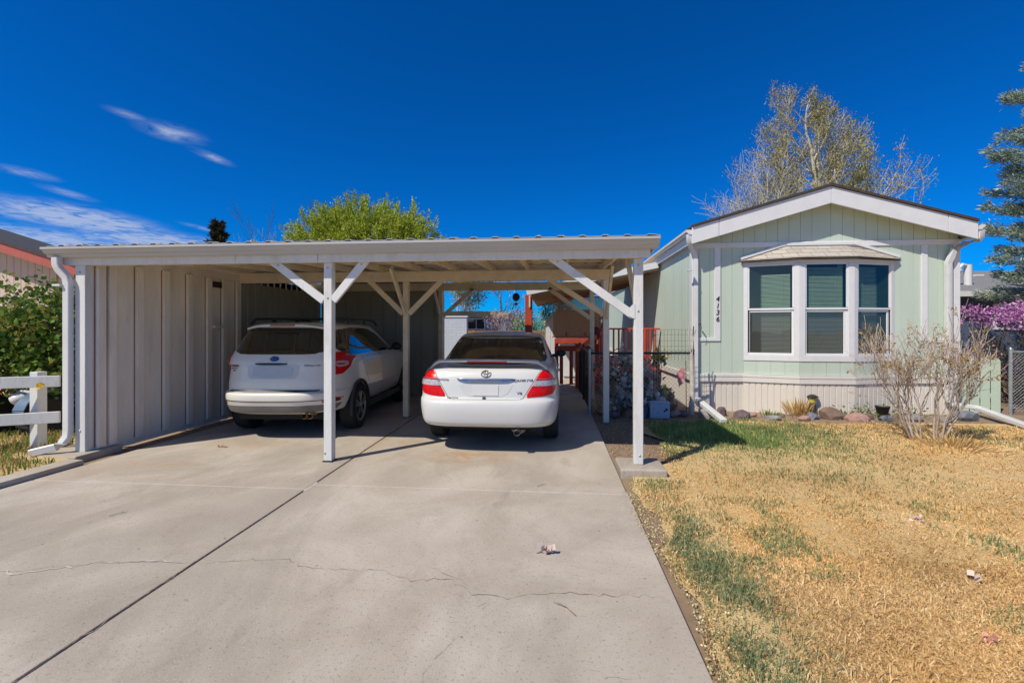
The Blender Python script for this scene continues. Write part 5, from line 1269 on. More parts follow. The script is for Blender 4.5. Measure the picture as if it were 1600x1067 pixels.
CER_W, CER_B, CER_G, CER_T, CER_L = (M(n_, c, .4, var=.25, scale=14) for n_, c in (('white_ceramic', (.6, .58, .55)), ('brown_ceramic', (.24, .14, .08)), ('green_ceramic', (.03, .16, .08)), ('terracotta', (.42, .17, .08)), ('lilac_ceramic', (.42, .36, .45))))
STUFFT = M('tan_plush', (.42, .27, .14), .95, var=.3, scale=20, bump=.5)
figure('garden_gnome', 2.02, 8.62, [(.06, 0), (.09, .05), (.08, .18), (.05, .24), (.055, .28), (.05, .33), (.045, .34), (.004, .47)], CER_G, 'green garden gnome figurine above the pale blue box', 'figurine', [('head', (0, -.01, .29), .05, CER_T), ('beard', (0, -.045, .24), (.04, .02, .05), CER_W), ('hand', (.08, -.03, .16), .025, CER_T), ('hand', (-.08, -.03, .16), .025, CER_T)])
figure('garden_figurine', 1.90, 8.55, [(.06, 0), (.08, .06), (.06, .22), (.03, .26), (.05, .31), (.045, .36), (.01, .40)], CER_L, 'lilac garden figurine left of the green gnome', 'figurine', [('head', (0, -.005, .34), .055, CER_W), ('wing', (.08, .02, .22), (.05, .015, .09), CER_W), ('wing', (-.08, .02, .22), (.05, .015, .09), CER_W)])
figure('garden_figurine', 1.62, 8.42, [(.07, 0), (.10, .05), (.07, .15), (.04, .2)], CER_W, 'small white animal figurine by the front post foot', 'figurine', [('head', (.02, -.05, .23), .055, CER_W), ('ear', (.05, -.04, .29), (.015, .012, .04), CER_W), ('ear', (-.01, -.04, .29), (.015, .012, .04), CER_W)])
figure('garden_figurine', 1.74, 8.58, [(.08, 0), (.11, .08), (.09, .2), (.05, .26)], CER_B, 'brown bear figurine in the ornament pile', 'figurine', [('head', (0, -.05, .31), .075, CER_B), ('snout', (0, -.12, .29), (.03, .03, .025), STUFFT), ('ear', (.05, -.04, .38), .022, CER_B), ('ear', (-.05, -.04, .38), .022, CER_B)])
figure('stuffed_toy', .95, 8.46, [(.10, 0), (.14, .1), (.11, .28), (.06, .34)], STUFFT, 'tan stuffed toy sitting left of the second carport post', 'stuffed toy', [('head', (0, -.03, .42), .10, STUFFT), ('ear', (.08, -.02, .5), .03, STUFFT), ('ear', (-.08, -.02, .5), .03, STUFFT), ('arm', (.13, -.05, .22), (.04, .05, .09), STUFFT), ('arm', (-.13, -.05, .22), (.04, .05, .09), STUFFT), ('leg', (.08, -.14, .06), (.05, .09, .05), STUFFT), ('leg', (-.08, -.14, .06), (.05, .09, .05), STUFFT)])
figure('flower_pot', 1.18, 8.44, [(.07, 0), (.10, .16), (.115, .17), (.115, .20), (.10, .20)], CER_T, 'small terracotta pot at the foot of the fence', 'pot', [('soil', (0, 0, .19), (.09, .09, .02), SOIL)])
figure('flower_pot', 2.16, 8.6, [(.06, 0), (.09, .14), (.10, .15), (.10, .18), (.09, .18)], CER_B, 'dark brown pot right of the green gnome', 'pot', [('soil', (0, 0, .17), (.08, .08, .02), SOIL)])
figure('garden_bucket', 1.53, 8.12, [(.10, 0), (.13, .18), (.138, .185), (.13, .19)], M('blue_bucket', (.10, .17, .28), .5, var=.15), 'bluish bucket on the soil right behind the front carport post', 'bucket', [('rim', (0, 0, .19), (.125, .125, .008), BLACK)])
wr_ = thing('wreath', (1.28, 8.20, .8), 'round twig wreath with pale blooms hung on the chain-link fence', 'wreath')
mb = MB(); [mb.tube([(1.32 + (.15 + .02 * math.sin(5 * a + p)) * math.cos(a), 8.17 + .012 * math.sin(7 * a + p), .60 + (.15 + .02 * math.cos(4 * a + p)) * math.sin(a)) for a in [2 * math.pi * k / 26 for k in range(26)]], .008, 4, closed=True) for p in (0, 1.3, 2.6, 4)]; mb.build('ring', BARK, wr_)
a_ = rng.uniform(0, 6.28, 60); leaves('bloom', np.c_[1.32 + .15 * np.cos(a_), 8.15 + rng.normal(0, .01, 60), .60 + .15 * np.sin(a_)], .05, TEAL + PALE, LEAFD, wr_, aspect=.9)
bx = thing('planter_box', (1.83, 8.1, 0), 'pale blue painted box with small coloured marks in front of the fence', 'box')
BXM = M('pale_blue_paint', (.36, .44, .56), .6, var=.08, scale=6, dirt=(.3, .3, .32), dscale=6)
mb = MB(); mb.box(1.67, 2.0, 8.03, 8.2, -.03, .23); mb.build('body', BXM, bx, bevel=.008)
mb = MB(); mb.box(1.66, 2.01, 8.02, 8.21, .232, .25); mb.build('lid', BXM, bx, bevel=.005)
for (x, z, m_) in ((1.73, .15, REDF), (1.80, .07, PINK), (1.86, .16, PINK)):
    mb = MB(); mb.blob((x, 8.028, z), (.014, .004, .012), 3, 1); mb.build('painted_mark', M('mark', m_[0], .6), bx)
mb = MB(); [mb.blob((1.93 + a, 8.027, .11 + b), (.02, .004, .012), 5, 1) for a, b in ((0, 0), (.025, .014), (-.02, -.015), (.01, .03))]; mb.build('painted_mark', BLACK, bx)
fl = thing('garden_flag', (2.36, 8.33, 0), 'small red and white garden flag hanging on a thin stake near the house corner', 'flag')
mb = MB(); mb.tube([(2.36, 8.33, -.03), (2.35, 8.33, .95)], .006, 5); mb.build('stake', DARKM, fl)
FLAGM = M('red_white_cloth', (.50, .03, .05), .85, var=.1, scale=13, col2=(.62, .5, .48))
mb = MB(); gxy = [(i, j) for j in range(7) for i in range(6)]
mb.add([(2.34 - .03 * i * (1 - j * .05), 8.33 + .02 * math.sin(i * 1.3 + j * .5), .86 - .045 * j - .022 * i) for i, j in gxy] , [(j * 6 + i, j * 6 + i + 1, j * 6 + i + 7, j * 6 + i + 6) for j in range(6) for i in range(5)]); mb.build('cloth', FLAGM, fl, smooth=80)
for k, (x, y, r_, kd, lb) in enumerate(((1.04, 8.08, .09, 'purple', 'dark stone at the foot of the left fence post'), (1.36, 8.18, .10, 'brown', 'brown stone beside the second carport post'), (2.12, 8.22, .10, 'rose', 'rose stone right of the pale blue box'), (2.28, 8.28, .08, 'purple', 'dark stone under the garden flag'), (1.66, 8.36, .13, 'brown', 'big tan-brown stone behind the bluish bucket'), (.98, 8.78, .12, 'grey', 'grey stone at the back left of the ornament pile'))):
    mb = MB(); mb.blob((x, y, .02), (r_ * 1.2, r_, r_ * .75), k + 40, 3, .3); tag(mb.build('garden_stone', STONE[kd], None, (x, y, 0), smooth=35), lb, 'stone', 'stones among the garden ornaments')
for k, (a, b, lb) in enumerate((((1.05, 8.7, .18), (1.75, 8.85, .33), 'long pale driftwood branch lying across the ornament pile'), ((1.6, 8.5, .12), (2.05, 8.7, .2), 'short pale driftwood piece under the figurines'))):
    mb = MB(); a, b = Vector(a), Vector(b); mb.tube([a, a.lerp(b, .35) + Vector((0, .02, .05)), a.lerp(b, .7) + Vector((0, -.02, .0)), b], [.03, .04, .03, .012], 7); tag(mb.build('driftwood', BARKW, None, tuple(a), smooth=60), lb, 'driftwood')

# ------------------------------------------------------------------ rocks along the house
RK = [(2.66, 8.22, .13, .10, 'grey', 'rounded grey rock touching the left downspout extension'), (2.98, 8.40, .12, .13, 'purple', 'upright dark purple rock second from the left downspout'), (3.27, 8.22, .17, .09, 'purple', 'broad flat purple-grey rock third from the left downspout'),
      (3.72, 8.10, .16, .06, 'grey', 'low pale grey rock half sunk in the grass left of the dry grass tuft'), (4.22, 8.10, .11, .06, 'rose', 'small rose rock right below the dry grass tuft'), (4.43, 8.25, .13, .08, 'blue', 'blue-grey rock just left of the largest rock'),
      (4.76, 8.30, .21, .15, 'brown', 'largest rock, dark brown, right of the yellow lantern'), (5.12, 8.22, .20, .09, 'rose', 'flat pink rock right of the largest rock'), (5.38, 8.32, .11, .08, 'brown', 'small brown rock behind the flat pink rock'), (5.60, 8.22, .12, .07, 'blue', 'blue-grey rock left of the dry shrub'),
      (6.05, 8.25, .19, .08, 'grey', 'low grey rock behind the dry shrub stems'), (6.95, 8.38, .20, .13, 'blue', 'large blue-grey rock beside the right downspout'), (6.55, 8.2, .12, .06, 'grey', 'small flat grey rock right of the dry shrub'), (3.48, 8.38, .10, .04, 'rose', 'thin rose slab lying behind the purple-grey rock'), (4.0, 8.42, .08, .04, 'brown', 'small brown stone at the foot of the dry grass tuft')]
for k, (x, y, r_, h_, kd, lb) in enumerate(RK):
    mb = MB(); mb.blob((x, y, h_ * .35 - .02), (r_ * 1.1, r_ * .8, h_ * 1.1), k + 3, 2, .3, facet=16); tag(mb.build('border_rock', STONE[kd], None, (x, y, 0), smooth=16), lb, 'rock', 'rocks edging the bed under the house')
# solar lantern and pots
sl = thing('garden_lantern', (4.62, 8.58, 0), 'small yellow garden lantern with a dark cap under the bay window', 'lantern')
mb = MB(); mb.lathe([(.02, -.03), (.02, .05), (.045, .055), (.06, .09), (.05, .20), (.03, .21)], (4.62, 8.58, -.02), 14); mb.build('base', M('dark_grey_resin', (.07, .065, .06), .7, var=.2), sl, smooth=40)
mb = MB(); mb.lathe([(.045, .212), (.055, .23), (.055, .30), (.045, .31)], (4.62, 8.58, -.02), 14); mb.build('lamp', M('yellow_lamp_glass', (.65, .55, .12), .3, var=.15), sl, smooth=40)
mb = MB(); mb.lathe([(.09, .312), (.095, .325), (.05, .355), (.01, .365)], (4.62, 8.58, -.02), 14); mb.build('cap', DARKM, sl, smooth=40)
figure('plant_pot', 5.72, 8.48, [(.07, 0), (.10, .17), (.108, .175), (.108, .20), (.095, .2)], BLACK, 'small black plant pot behind the dry shrub', 'pot', [('soil', (0, 0, .19), (.09, .09, .015), SOIL)])
def tuft(name, x, y, n, h, cols, label, spread=.1, cat='grass tuft', w=.008):
    P = np.c_[x + rng.normal(0, spread * .4, n), y + rng.normal(0, spread * .4, n)]
    d = np.c_[(P - [x, y]) * 4, np.ones(n) * .9]; B = np.c_[P, np.full(n, -.03)]
    o = leaves(name, B, h, cols, GR, None, (x, y, 0), aspect=w / h * 2, dirs=d, jit=.22); return tag(o, label, cat)
tuft('dry_grass_tuft', 4.36, 8.52, 130, .30, [(.52, .34, .13), (.45, .27, .09), (.6, .44, .2)], 'orange-brown dry grass tuft left of the yellow lantern', .16)
tuft('green_tuft', 3.78, 8.34, 60, .12, [(.12, .20, .05), (.2, .22, .08)], 'small green tuft growing between the rocks', .14)
for k, (x, y, lb) in enumerate(((5.35, 8.5, 'low leafy green plant beside the skirting, left of the black pot'), (6.15, 8.55, 'low leafy green plant behind the dry shrub, right of the black pot'))):
    n = 150; P = np.c_[x + rng.normal(0, .2, n), y + rng.normal(0, .09, n), np.abs(rng.normal(0, .08, n))]
    tag(leaves('ground_plant', P, .055, [(.09, .16, .03), (.15, .21, .06), (.2, .2, .08)], LEAF, None, (x, y, 0)), lb, 'plant')
# ------------------------------------------------------------------ dry shrub with orange buds
sh = thing('dry_shrub', (5.1, 6.62, 0), 'bare pale-stemmed shrub with small orange-brown leaf buds on the lawn', 'shrub')
rs = random.Random(21); mb = MB(); tips = []
PS = dict(wob=.12, up=.10, rmin=.0026, taper=.72, sides=6, leafd=0, tipn=2, kids=(2, 3), ang=(12, 34), len=(.64, .92), t0=.3, seg=3)
SHB = M('pale_shrub_bark', (.38, .31, .26), .85, var=.3, scale=20, bump=.4, dirt=(.2, .15, .12), dscale=14, damt=.6)
for (x, y, dx, dy, l_) in ((4.93, 6.76, -.38, .1, .36), (4.98, 6.78, -.05, .15, .42), (4.92, 6.74, -.80, -.1, .36), (5.06, 6.76, .08, .2, .42), (5.14, 6.60, -.10, .0, .44), (5.17, 6.58, .70, .05, .37), (5.16, 6.57, .30, -.05, .41), (5.02, 6.74, -.15, .1, .45), (5.15, 6.6, .45, .3, .38), (5.12, 6.62, .12, .1, .44), (4.96, 6.75, -.22, .0, .44)):
    grow(mb, Vector((x, y, -.03)), Vector((dx, dy, 1)).normalized(), l_ * 1.16, .0145, 5, PS, tips, rs)
mb.build('stem', SHB, sh, smooth=70)
tp = np.array([tuple(p) for p, d in tips]); td = np.array([tuple(d) for p, d in tips]); sel = rng.random(len(tp)) < .035
sel &= (tp[:, 2] > .45)
base = np.repeat(tp[sel], 5, 0) + rng.normal(0, .016, (sel.sum() * 5, 3))
leaves('bud', base, .034, [(.42, .24, .06), (.50, .30, .10), (.32, .17, .05), (.30, .26, .08)], LEAFD, sh, aspect=.7)
tuft('shrub_base_grass', 5.2, 6.45, 320, .16, [(.55, .38, .16), (.48, .31, .12), (.62, .47, .25)], 'ring of long dry grass around the foot of the bare shrub', .42)
# ------------------------------------------------------------------ litter
def scrap(x, y, cols, label, n=10, r=.02, s=.04, name='crumpled_scrap', cat='litter'):
    P = np.c_[x + rng.normal(0, r, n), y + rng.normal(0, r * .7, n), np.abs(rng.normal(.012, .01, n))]
    tag(leaves(name, P, s, cols, LEAFD, None, (x, y, 0), aspect=.9), label, cat)
scrap(-.047, 3.08, [(.6, .5, .46), (.5, .36, .32), (.7, .64, .6)], 'small crumpled pale pink scrap on the driveway', 22, .022, .045)
scrap(2.87, 3.86, [(.7, .5, .6), (.75, .6, .66)], 'pale pink petal scrap on the dry lawn', 7, .018, .05)
scrap(2.1, 2.38, [(.7, .3, .26)], 'salmon pink scrap in the near lawn', 5, .02, .04)
scrap(-4.237, 5.46, [(.3, .13, .06), (.4, .2, .1)], 'rusty brown dead leaf on the concrete near the left wall', 7, .02, .06, 'dead_leaf', 'leaf')
scrap(2.55, 2.95, [(.6, .5, .42)], 'tan paper bit on the lawn right of the green strip', 4, .02, .05)

for k, (x, y, z, sc, m_, lb) in enumerate(((1.30, 8.62, .24, 1.3, CER_W, 'white angel figurine left of the red flowers in the ornament pile'), (1.42, 8.52, .04, 1.1, CER_T, 'terracotta frog figurine between the teal flowers'), (1.66, 8.80, .34, 1.5, CER_L, 'pale lilac figurine highest in the ornament pile'), (1.12, 8.70, .25, 1.5, STUFFT, 'tan bear figurine beside the orange dried flowers'), (1.80, 8.70, .22, 1.2, CER_W, 'white lamb figurine behind the lilac angel'), (2.20, 8.75, .0, 1.1, CER_B, 'brown owl figurine by the skirting right of the gnome'))):
    figure('garden_figurine', x, y, [(.06 * sc, 0), (.09 * sc, .06 * sc), (.07 * sc, .17 * sc), (.04 * sc, .22 * sc)], m_, lb, 'figurine', [('head', (0, -.03, .27 * sc), .058 * sc, m_), ('ear', (.04 * sc, -.02, .325 * sc), .018 * sc, m_), ('ear', (-.04 * sc, -.02, .325 * sc), .018 * sc, m_), ('arm', (.08 * sc, -.05, .13 * sc), (.022, .035, .05), m_), ('arm', (-.08 * sc, -.05, .13 * sc), (.022, .035, .05), m_)], z=z - .03)
mb = MB(); mb.blob((1.55, 8.78, .08), (.75, .30, .26), 12, 3, .3, facet=8)
tag(mb.build('soil_mound', SOIL, None, (1.55, 8.78, 0), smooth=40), 'low soil mound that carries the garden ornaments', 'mound')

rs = random.Random(77)
for k, (x, y, l_, lb) in enumerate(((.12, 2.40, .16, 'thin dry twig lying on the driveway near its right edge'), (-3.55, 3.35, .12, 'short dry twig on the left slab of the driveway'), (-.15, 4.35, .10, 'tiny dark twig on the driveway behind the sedan'))):
    a = rs.uniform(0, 3); mb = MB(); p = Vector((x, y, .005)); d = Vector((math.cos(a), math.sin(a), 0)); mb.tube([p, p + d * l_ * .5 + Vector((.01, .012, .004)), p + d * l_], [.0017, .0014, .0007], 5); mb.tube([p + d * l_ * .5 + Vector((.01, .012, .004)), p + d * l_ * .7 + Vector((-.02, .03, .006))], [.0011, .0006], 4)
    tag(mb.build('twig', BARK, None, (x, y, 0)), lb, 'twig')

flowers(1.22, 8.42, .02, .17, PALE + TEAL, 'white and teal artificial flowers on the soil right of the stuffed toy', 60)
flowers(1.45, 8.40, .12, .15, PALE, 'small white artificial flower clump just behind the bluish bucket', 55)
flowers(1.70, 8.62, .52, .18, PINK + PALE, 'dusty pink flower clump under the yellow bunch', 70)
flowers(1.02, 8.9, .70, .2, PINK + REDF, 'red-pink flower clump at the back left of the ornament pile', 70)
flowers(2.08, 8.9, .25, .15, YEL + PALE, 'cream-yellow flower clump by the skirting behind the green gnome', 50)
# ------------------------------------------------------------------ houses and fences beyond
BEIGE = M('beige_siding', (.58, .46, .40), .7, var=.05, scale=3, dirt=(.4, .32, .27), dscale=3, damt=.3)
REDTRIM = M('red_trim_paint', (.40, .10, .075), .6, var=.1); DGREY = M('charcoal_shingle', (.05, .052, .06), .9, var=.35, scale=14, bump=.6)
nl = thing('neighbour_house', (-14, 10, 0), 'beige house with red trim and dark shingle roof beyond the left fence', 'house')
px_ = lambda x: 3.43 - .30 * (x + 13.52)     # underside of the rake
mb = MB(); siding(mb, -19, -9.2, 0, lambda x: min(px_(x) + .0, 5.2), lambda a, o, z: (a, 10.35 - o, z), .20, .018, .012, .1); mb.build('gable_wall', BEIGE, nl)
mb = MB(); siding(mb, 10.46, 11.5, 0, 1.9, lambda a, o, z: (-9.2 + o, a, z), .20, .018, .012, .1); mb.build('side_wall', BEIGE, nl)
mb = MB(); v = [(x, y, px_(x) + t) for x in (-19, -9.0) for y in (9.9, 9.94) for t in (0, .235)]
mb.add(v, [(0, 1, 3, 2), (4, 6, 7, 5), (0, 4, 5, 1), (2, 3, 7, 6), (0, 2, 6, 4), (1, 5, 7, 3)]); mb.build('rake_board', REDTRIM, nl)
mb = MB(); v = [(x, y, px_(x) + .238 + t) for x in (-19, -8.9) for y in (9.86, 11.6) for t in (0, .06)]
mb.add(v, [(0, 1, 3, 2), (4, 6, 7, 5), (0, 4, 5, 1), (2, 3, 7, 6), (0, 2, 6, 4), (1, 5, 7, 3)]); mb.build('roof', DGREY, nl)
mb = MB(); mb.box(-12.45, -12.37, 10.31, 10.349, 0, 3.05); mb.build('corner_board', BEIGE, nl)
mb = MB(); mb.box(-14.6, -13.2, 10.30, 10.349, 1.0, 2.1); w_ = mb.build('window_frame', TRIM, nl); mb = MB(); mb.box(-14.5, -13.3, 10.292, 10.298, 1.08, 2.02); mb.build('pane', TINT, w_)

DBLUE = M('slate_blue_siding', (.075, .10, .16), .7, var=.12, scale=3); GSH = M('grey_shingle', (.20, .20, .21), .9, var=.25, scale=16, bump=.5)
nr = thing('neighbour_house', (15, 15.3, 0), 'slate blue house with grey roof behind the pink blossom at the right', 'house')
mb = MB(); mb.box(12.0, 24, 15.3, 24, 0, 2.6); mb.build('wall', DBLUE, nr)
mb = MB(); v = [(11.6, 14.9, 2.58), (24.4, 14.9, 2.58), (24.4, 19.6, 3.75), (11.6, 19.6, 3.75), (24.4, 24.4, 2.58), (11.6, 24.4, 2.58)]
mb.add(v + [(p[0], p[1], p[2] + .07) for p in v], [(0, 1, 2, 3), (3, 2, 4, 5), (6, 9, 8, 7), (9, 11, 10, 8), (0, 6, 7, 1), (1, 7, 8, 2), (2, 8, 10, 4), (4, 10, 11, 5), (5, 11, 9, 3), (3, 9, 6, 0)]); mb.build('roof', GSH, nr)
mb = MB(); mb.box(11.58, 24.4, 14.86, 14.898, 2.50, 2.66); mb.build('fascia', TRIM, nr)
mb = MB(); mb.box(13.5, 14.6, 15.26, 15.298, 1.5, 2.3); w_ = mb.build('window_frame', TRIM, nr); mb = MB(); mb.box(13.58, 14.52, 15.25, 15.258, 1.58, 2.22); mb.build('pane', TINT, w_)
mb = MB(); mb.tube([(13.55, 16.2, 2.9), (13.55, 16.2, 3.62)], .11, 12); mb.tube([(13.55, 16.2, 3.58), (13.30, 16.1, 3.62), (13.2, 16.1, 3.5)], .05, 8); mb.build('vent_pipe', TRIM, nr, smooth=50)
mb = MB(); mb.blob((13.16, 16.1, 3.42), (.13, .1, .08), 3, 2, .1); mb.build('lamp', TRIM, nr, smooth=60)

tr = thing('distant_trailer', (-3.2, 21, 0), 'blue-grey single-storey trailer seen through the carport above the sedan', 'trailer')
BGREY = M('blue_grey_siding', (.24, .29, .38), .7, var=.1, scale=2); STUC = M('tan_stucco_band', (.42, .33, .20), .9, var=.3, scale=2.5, dirt=(.2, .16, .1), dscale=1.5, damt=.7)
mb = MB(); mb.box(-5.4, -2.15, 21, 26, 0, 2.05); mb.build('wall', BGREY, tr)
mb = MB(); q = [(-5.5, 2.05), (-2.05, 2.05), (-2.05, 2.28), (-2.7, 2.36), (-4.6, 2.36), (-5.5, 2.28)]; mb.prism(q, 5.2, lambda a, b, t: (a, 20.9 + t, b)); mb.build('roof', STUC, tr)
mb = MB(); mb.box(-3.98, -3.14, 20.95, 20.998, 1.5, 2.02); w_ = mb.build('window_frame', TRIM, tr); mb = MB(); mb.box(-3.94, -3.58, 20.935, 20.948, 1.54, 1.98); mb.box(-3.54, -3.18, 20.935, 20.948, 1.54, 1.98); mb.build('pane', TINT, w_)
ww = thing('block_wall', (-3.6, 15.5, 0), 'pale blue-white block wall behind the carport back panel', 'wall')
BLK = shingle_mat('painted_block', (.50, .54, .60), (.47, .51, .57), (.40, .44, .50), .8)
mb = MB(); mb.box(-6.5, -2.95, 15.4, 15.6, 0, 1.92); mb.build('face', BLK, ww); mb = MB(); mb.box(-6.55, -2.92, 15.37, 15.63, 1.925, 1.97); mb.build('coping', TRIM, ww)
wf = thing('board_fence', (-1.8, 17.5, 0), 'brown cedar board fence beyond the sedan roof', 'fence')
mb = MB(); x = -3.3
while x < 1.5: mb.box(x, x + .14, 17.5, 17.525, 0, 1.46 + random.uniform(-.015, .015)); x += .15
tag(mb.build('boards_panel', BROWNW, wf), kind='thing')
mb = MB(); mb.box(-3.3, 1.5, 17.527, 17.57, .4, .5); mb.box(-3.3, 1.5, 17.527, 17.57, 1.1, 1.2); mb.build('rail', BROWNW, wf)
sd_ = thing('garden_shed', (.6, 13.9, 0), 'white metal garden shed behind the red gate', 'shed')
SHM = M('white_shed_metal', (.60, .62, .66), .45, var=.05, dirt=(.4, .38, .36), dscale=3)
mb = MB(); siding(mb, -.22, 1.45, 0, lambda a: 1.72 + .33 * min(1, (a + .22) / .35), lambda a, o, z: (a, 13.8 - o, z), .16, .02, .01, .05); mb.build('front_wall', SHM, sd_)
mb = MB(); siding(mb, 13.86, 15.6, 0, 1.70, lambda a, o, z: (-.22 - o, a, z), .16, .02, .01, .05); mb.build('side_wall', SHM, sd_)
mb = MB(); v = [(-.28, 13.72, 1.69), (.13, 13.72, 2.06), (1.5, 13.72, 2.06), (-.28, 15.7, 1.69), (.13, 15.7, 2.06), (1.5, 15.7, 2.06)]
mb.add(v + [(p[0], p[1], p[2] + .035) for p in v], [(0, 1, 4, 3), (1, 2, 5, 4), (6, 9, 10, 7), (7, 10, 11, 8), (0, 6, 7, 1), (1, 7, 8, 2), (2, 8, 11, 5), (3, 4, 10, 9), (4, 5, 11, 10), (0, 3, 9, 6)]); mb.build('roof', SHM, sd_)
for x in (.30, .86): mb = MB(); mb.box(x, x + .5, 13.755, 13.782, .1, 1.62); d_ = mb.build('door', SHM, sd_, bevel=.004); mb = MB(); mb.box(x + .06, x + .12, 13.735, 13.753, 1.32, 1.42); mb.build('latch', BLACK, d_)
for (p0, p1, lb) in (((-2.3, 12.6), (-1.0, 12.6), 'dark wire gate panel across the path in front of the sedan'),):
    t = thing('wire_gate', (p0[0], p0[1], 0), lb, 'gate'); mb = MB(); [mb.tube([(p0[0] + (p1[0] - p0[0]) * k / 14, p0[1], .05), (p0[0] + (p1[0] - p0[0]) * k / 14, p0[1], 1.25)], .004, 4) for k in range(15)]; [mb.tube([(p0[0], p0[1], z), (p1[0], p1[1], z)], .004, 4) for z in (.2, .45, .7, .95)]; mb.build('wire_grid', DARKM, t)
    mb = MB(); mb.tube([(p0[0], p0[1], .03), (p0[0], p0[1], 1.3), (p1[0], p1[1], 1.3), (p1[0], p1[1], .03)], .018, 6); mb.build('frame', DARKM, t)

# ------------------------------------------------------------------ trees and bushes
def tree(name, x, y, label, cat, bark, P, n0, l0, r0, depth, leafsize, cols, nleaf, lm, seed, lean=(0, 0), spread=0., zfrac=0., group=None, trunk_h=None, jit=.05):
    t = thing(name, (x, y, 0), label, cat, group); rs = random.Random(seed); mb = MB(); tips = []
    for k in range(n0):
        a = 2 * math.pi * (k + rs.random() * .5) / max(1, n0); d = Vector((lean[0] + spread * math.cos(a) * (k > 0 or n0 > 1), lean[1] + spread * math.sin(a) * (k > 0 or n0 > 1), 1)).normalized()
        b = Vector((x + .12 * math.cos(a) * (n0 > 1), y + .12 * math.sin(a) * (n0 > 1), -.05 + (trunk_h or 0)))
        grow(mb, b, d, l0 * (1 if k == 0 else rs.uniform(.75, 1.)), r0 * (1 if k == 0 else .75), depth, P, tips, rs)
    if trunk_h: mb.tube([(x, y, -.05), (x + .03, y, trunk_h * .5), (x, y, trunk_h + .05)], [r0 * 1.5, r0 * 1.25, r0 * 1.1], 10)
    mb.build('trunk', bark, t, smooth=70)
    if nleaf:
        tp = np.array([tuple(p) for p, d in tips]); i = rng.integers(0, len(tp), nleaf)
        leaves('crown', tp[i] + rng.normal(0, jit, (nleaf, 3)), leafsize, cols, lm, t)
    return t, tips
OLIVE = [(.30, .27, .08), (.36, .32, .11), (.24, .24, .06), (.38, .30, .13)]
BARKT = M('pale_twig_bark', (.48, .44, .34), .85, var=.2, scale=9)
PB = dict(wob=.10, up=.07, rmin=.007, taper=.55, sides=6, leafd=1, tipn=3, kids=(3, 4), ang=(22, 48), len=(.52, .78), t0=.25, seg=4)
PBI = dict(wob=.07, up=.06, rmin=.0045, taper=.35, sides=6, leafd=1, tipn=2, kids=(4, 5), ang=(26, 50), len=(.42, .62), t0=.2, seg=5,
           kidl={4: (19, 20), 3: (6, 6), 2: (4, 4)}, lenl={4: (.25, .34), 3: (.36, .58)}, t0l={4: .42}, cone=lambda t: 1.5 - .85 * t)
tree('birch_tree', 11.3, 20.5, 'tall white-branched tree with thin olive spring leaves behind the house roof', 'tree', BARKT, PBI, 1, 9.1, .17, 4, .068, OLIVE, 24000, LEAFD, 14, jit=.10)
PB2 = dict(PBI, kidl={3: (13, 14), 2: (5, 6)}, lenl={3: (.26, .34), 2: (.4, .6)}, t0l={3: .45})
tree('birch_tree', 13.3, 20.8, 'smaller olive-leaved tree at the right side of the tall tree behind the roof', 'tree', BARKT, PB2, 2, 7.6, .09, 3, .09, [(.25, .25, .05), (.32, .29, .06), (.2, .22, .05)], 9000, LEAFD, 5, lean=(.12, 0), spread=.1, jit=.12)
tree('birch_tree', 9.3, 19.8, 'leafy lower tree at the left foot of the tall tree behind the roof', 'tree', BARKT, PB2, 2, 7.4, .08, 3, .08, OLIVE, 5000, LEAFD, 6, spread=.08, jit=.12)
tree('twiggy_tree', 8.1, 19.5, 'low twiggy grey tree left of the tall tree above the house eave', 'tree', BARKT, PB2, 3, 7.0, .06, 3, .06, [(.30, .27, .10), (.26, .22, .1)], 3600, LEAFD, 31, spread=.06, jit=.12)
# round green-yellow tree over the carport roof: a dome of upright shoots
gtree = thing('round_green_tree', (-7.55, 18.2, 0), 'rounded bright yellow-green tree rising behind the carport roof', 'tree')
rs = random.Random(9); mb = MB(); Cn, Dn = [], []
mb.tube([(-7.55, 18.2, -.05), (-7.5, 18.2, 1.2), (-7.55, 18.2, 2.4)], [.26, .22, .18], 10)
for k in range(1150):
    d = Vector((rs.gauss(0, 1), rs.gauss(0, 1), rs.gauss(.25, .75))).normalized(); q = rs.uniform(.45, .97)
    lump = 1 + .10 * math.sin(5 * d.x + 2) * math.sin(4 * d.y + 6 * d.z)
    p = Vector((-7.55 + d.x * 2.95 * q * lump, 18.2 + d.y * 2.6 * q * lump, 4.75 + d.z * 1.85 * q * lump))
    if p.z < 3.6: continue
    sd2 = (d + Vector((rs.gauss(0, .35), rs.gauss(0, .35), .75))).normalized(); l_ = rs.uniform(.35, .75)
    mb.tube([p, p + sd2 * l_ * .5 + Vector((0, 0, .02)), p + sd2 * l_], [.008, .006, .004], 3, caps=False)
    if k % 6 == 0: mb.tube([(-7.55, 18.2, 2.2), tuple(Vector((-7.55, 18.2, 2.2)).lerp(p, .5) + Vector((0, 0, .15))), tuple(p)], [.06, .035, .012], 5, caps=False)
    for m_ in range(52): Cn.append(tuple(p + sd2 * (l_ * rs.random()) + Vector((rs.gauss(0, .05), rs.gauss(0, .05), rs.gauss(0, .05))))); Dn.append(tuple(sd2))
mb.build('trunk', BARK, gtree, smooth=70)
leaves('crown', Cn, .10, [(.36, .46, .03), (.46, .53, .06), (.27, .37, .02), (.52, .54, .10), (.31, .38, .04)], LEAF, gtree, aspect=.45, dirs=Dn, jit=.55)
PN = dict(PB, rmin=.006, kids=(3, 4), len=(.5, .72), t0=.3)
tree('bare_tree', -12.3, 21, 'thin bare grey tree just right of the dark conifer tip above the carport roof', 'tree', BARK, PN, 1, 3.9, .09, 4, .05, OLIVE, 0, LEAFD, 8, lean=(.12, 0))
